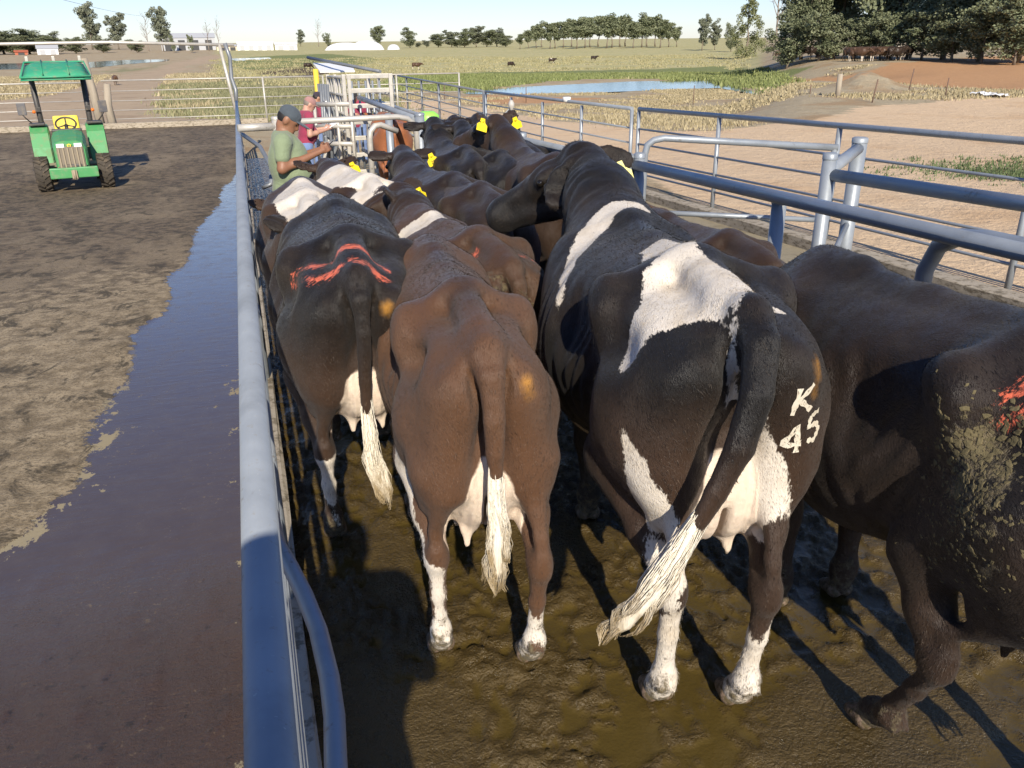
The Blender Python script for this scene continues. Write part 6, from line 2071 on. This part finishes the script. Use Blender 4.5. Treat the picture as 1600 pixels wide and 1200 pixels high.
GA = 'cattle walking in the far paddock'
for i, (c, b, hd_, lb, sc) in enumerate(((476, 109, 80, 'black cow grazing head down beyond the maroon-shirted men', 1.05), (645, 109, 85, 'brown cow with white legs walking right in the green paddock', 1.05), (794, 104, 70, 'dark cow stooping to graze above the pond\'s green bank', 1.0),
                                         (858, 100, 85, 'pied cow with white legs walking above the pond', 1.0), (924, 95, 88, 'farthest pied cow walking right in the yellow field', 1.0))):
    x, y = G(c, b)
    far_cow((2, 1, 2, 0, 5)[i], x, y, hd_, lb, GA, sc)
GT = 'cattle walking away up the dirt track'
for (c, b, hd_, k, lb) in ((150, 162, -25, 3, 'nearest brown cow walking away along the dirt track'), (143, 140, -20, 2, 'dark cow on the track just beyond the nearest one'), (183, 133, -15, 4, 'rightmost brown cow alone on the dirt track')):
    x, y = G(c, b)
    far_cow(k, x, y, hd_, lb, GT, 0.95)
GH = 'herd resting in the shade of the right-hand trees'
herd = ((1212, 92, 85, 4), (1228, 93, 80, 0), (1252, 94, 95, 2), (1264, 93, 85, 5), (1276, 95, 100, 2), (1287, 94, 80, 3), (1318, 97, 170, 3), (1327, 98, 150, 1), (1337, 97, 165, 3), (1347, 98, 175, 1), (1357, 96, 160, 2), (1366, 98, 90, 3), (1376, 97, 85, 2), (1386, 98, 95, 5), (1397, 97, 75, 0), (1408, 96, 80, 0))
for i, (c, b, hd_, k) in enumerate(herd):
    x, y = G(c, b)
    lb = {4: 'ginger cow at the left end of the shaded herd', }.get(k)
    if lb is None:
        lb = 'pied cow at the right end of the shaded herd' if i == 15 else ('pied cow beside the ginger one in the shaded herd' if i == 1 else 'dark cow standing among the herd under the right-hand trees')
    far_cow(k, x, y, hd_, lb, GH, 1.05)
# ------------------------------------------------------------------ paddock posts, pond litter, power line
for (c, b, t, lean, lb) in ((1345 - 37, 155, 126, 0.0, 'stout grey timber post in the dry grass by the earth heap'),):
    x, y = G(c, b); d = math.hypot(x, y); h = (b - t) / LENS_PX * d
    o = MB().tube([(x, y, float(terrain_z(x, y)) - .2), (x, y, float(terrain_z(x, y)) + h)], 0.13, 10).build('timber_post', TIMBER)
    tag(o, lb, 'post')
for i, (c, b, t, lean) in enumerate(((1083, 162, 135, 0.0), (1362, 162, 132, 0.3), (1419, 145, 117, 0.25), (1476, 154, 130, 0.1), (822, 160, 138, 0.0), (1582, 96, 82, 0.4), (1265, 150, 138, 0.05), (695, 158, 132, 0.0))):
    x, y = G(c, b); d = math.hypot(x, y); h = (b - t) / LENS_PX * d
    z = float(terrain_z(x, y))
    o = MB().tube([(x, y, z - .1), (x + lean * h * 0.5, y, z + h)], 0.03, 6).build('steel_picket', RUST)
    tag(o, 'thin rusty steel picket standing in the dry paddock', 'picket', 'steel pickets in the paddock')
for i, (c, b) in enumerate(((1535, 152), (1556, 154))):
    x, y = G(c, b)
    mb = MB(); rnd = random.Random(i)
    n_ = 7
    v = [(x + (u / 6 - .5) * 0.9 + rnd.uniform(-.1, .1), y + (w_ / 6 - .5) * 0.9, float(terrain_z(x, y)) + 0.05 + rnd.uniform(0, 0.12)) for w_ in range(n_) for u in range(n_)]
    o = mb.add(v, [(j * n_ + k, j * n_ + k + 1, (j + 1) * n_ + k + 1, (j + 1) * n_ + k) for j in range(6) for k in range(6)], False).build('plastic_sheet', SHW)
    tag(o, 'crumpled white plastic sheet lying in the grass at right', 'plastic sheet', 'discarded plastic sheets')
a0, a1 = G(256, 81), G(150, 79)
p0 = Vector((a0[0], a0[1], float(terrain_z(*a0)) + 20)); 
wire_pts = []
tp = Vector((a0[0], a0[1], p0.z))
near = Vector((-26, 60, 9.5))
for i in range(17):
    t = i / 16
    q = tp.lerp(near, t); q.z -= 4 * 2.0 * t * (1 - t)
    wire_pts.append(q)
o = MB().tube(wire_pts, 0.035, 5).build('power_line', m_black)
tag(o, 'thin dark power line crossing the sky at upper left', 'power line')
pl_ = empty('power_pole', (near.x, near.y, float(terrain_z(near.x, near.y))), label='timber power pole carrying the wire, outside the left of the view', cat='power pole')
z0 = float(terrain_z(near.x, near.y))
MB().tube([(0, 0, -0.3), (0, 0, near.z - z0 + 0.3)], [0.16, 0.12], 10).build('pole', TIMBER, pl_)
MB().box((0, 0, near.z - z0 - 0.1), (1.8, 0.1, 0.12)).build('crossarm', TIMBER, pl_)

# ------------------------------------------------------------------ dry grass, reeds and weeds
def tufts(name, pts, hmin, hmax, blades, mat, seed, width=0.5, label=None):
    rs = np.random.RandomState(seed)
    P = np.array(pts)
    n = len(P)
    z = terrain_z(P[:, 0], P[:, 1])
    B = np.repeat(np.stack([P[:, 0], P[:, 1], z], 1), blades, 0)
    m_ = n * blades
    hh = rs.uniform(hmin, hmax, m_) * np.repeat(rs.uniform(0.6, 1.2, n), blades)
    off = rs.normal(0, 1, (m_, 2)) * np.repeat(rs.uniform(0.15, 0.5, n), blades)[:, None] * width
    B[:, :2] += off
    lean = rs.normal(0, 0.35, (m_, 2)) * hh[:, None]
    ang_ = rs.uniform(0, 6.283, m_)
    w = rs.uniform(0.012, 0.035, m_) * np.clip(np.hypot(B[:, 0], B[:, 1]) / 25, 1, 5)
    dx = np.stack([np.cos(ang_) * w, np.sin(ang_) * w], 1)
    V = np.zeros((m_, 3, 3))
    V[:, 0] = B; V[:, 1] = B; V[:, 2] = B
    V[:, 0, :2] -= dx; V[:, 1, :2] += dx
    V[:, 2, :2] += lean; V[:, 2, 2] += hh
    V[:, 0, 2] -= 0.03; V[:, 1, 2] -= 0.03
    tone = np.repeat(np.clip(rs.normal(0.5, 0.25, m_), 0, 1), 3)
    o = link(name, np_mesh(name, V.reshape(-1, 3), np.arange(3 * m_).reshape(-1, 3), False, {'tone': tone}), mat)
    return tag(o, label, kind='stuff')


def scatter(n, col0, col1, d0, d1, seed, keep):
    rs = np.random.RandomState(seed)
    out = []
    A_ = rs.uniform(az_of(col0), az_of(col1), n * 4)
    D_ = np.sqrt(rs.uniform(d0 ** 2, d1 ** 2, n * 4))
    X, Y = np.sin(A_) * D_, np.cos(A_) * D_
    k = keep(X, Y)
    return np.stack([X[k], Y[k]], 1)[:n]


DRYG = leaf_mat('dry_grass_blades', (0.24, 0.20, 0.11), (0.50, 0.42, 0.26))
GRNG = leaf_mat('green_reeds', (0.13, 0.165, 0.05), (0.29, 0.31, 0.125))
WEED = leaf_mat('grey_weeds', (0.16, 0.17, 0.08), (0.32, 0.30, 0.17))
notz = lambda X, Y: (poly_sdf(X, Y, z_sand) > 0.4) & (poly_sdf(X, Y, _main) > 1.0) & (poly_sdf(X, Y, z_bank) > 0.5) & (poly_sdf(X, Y, z_track) > 0.5)
clump = lambda X, Y, s: fbm(X / 5, Y / 5, 0, 3, s) > -0.05
tufts('dry_grass', scatter(7000, 600, 1650, 22, 95, 1, lambda X, Y: notz(X, Y) & clump(X, Y, 51) & (poly_sdf(X, Y, z_green) > 0)), 0.04, 0.17, 12, DRYG, 2, 1.5, 'dry straw-coloured grass between the sand yard and the pond')
tufts('reeds', scatter(6000, 540, 1320, 55, 150, 3, lambda X, Y: (poly_sdf(X, Y, z_green) < 0) & (poly_sdf(X, Y, _main) > 0.2)), 0.15, 0.42, 12, GRNG, 4, 1.8, 'bright green reeds along the far bank of the pond')
tufts('weeds', scatter(4200, 230, 620, 36, 120, 5, lambda X, Y: (poly_sdf(X, Y, z_track) > 0.3) & clump(X, Y, 52)), 0.12, 0.45, 12, WEED, 6, 1.5, 'grey-green weeds and dry grass beyond the yard fence')
tufts('dry_grass', scatter(3000, -40, 330, 50, 190, 7, lambda X, Y: (poly_sdf(X, Y, z_track) > 0.5) & (poly_sdf(X, Y, _left) > 1)), 0.12, 0.4, 10, DRYG, 8, 1.8, 'pale dry grass beside the left pond and track')
tufts('dry_grass', scatter(4500, 330, 1180, 110, 330, 12, lambda X, Y: clump(X, Y, 57) & (poly_sdf(X, Y, z_green) > 0) & (poly_sdf(X, Y, _main) > 1)), 0.15, 0.5, 8, leaf_mat('olive_grass', (0.24, 0.23, 0.11), (0.42, 0.37, 0.21)), 13, 2.2, 'straw and olive grass across the far paddock')
tufts('dry_grass', scatter(2600, -60, 150, 34, 70, 14, lambda X, Y: (poly_sdf(X, Y, z_track) > 0.3)), 0.08, 0.3, 10, DRYG, 15, 1.6, 'dry grass behind the pale fence at left')
gp = np.concatenate([np.array(G(1560, 262)) + np.random.RandomState(9).normal(0, 1, (240, 2)) * (1.5, 0.9), np.array(G(1600, 275)) + np.random.RandomState(10).normal(0, 0.7, (260, 2))])
tufts('weed_patch', gp, 0.02, 0.09, 10, leaf_mat('green_weeds', (0.06, 0.10, 0.04), (0.16, 0.19, 0.09)), 11, 0.35, 'low green weeds growing on the sand at right')
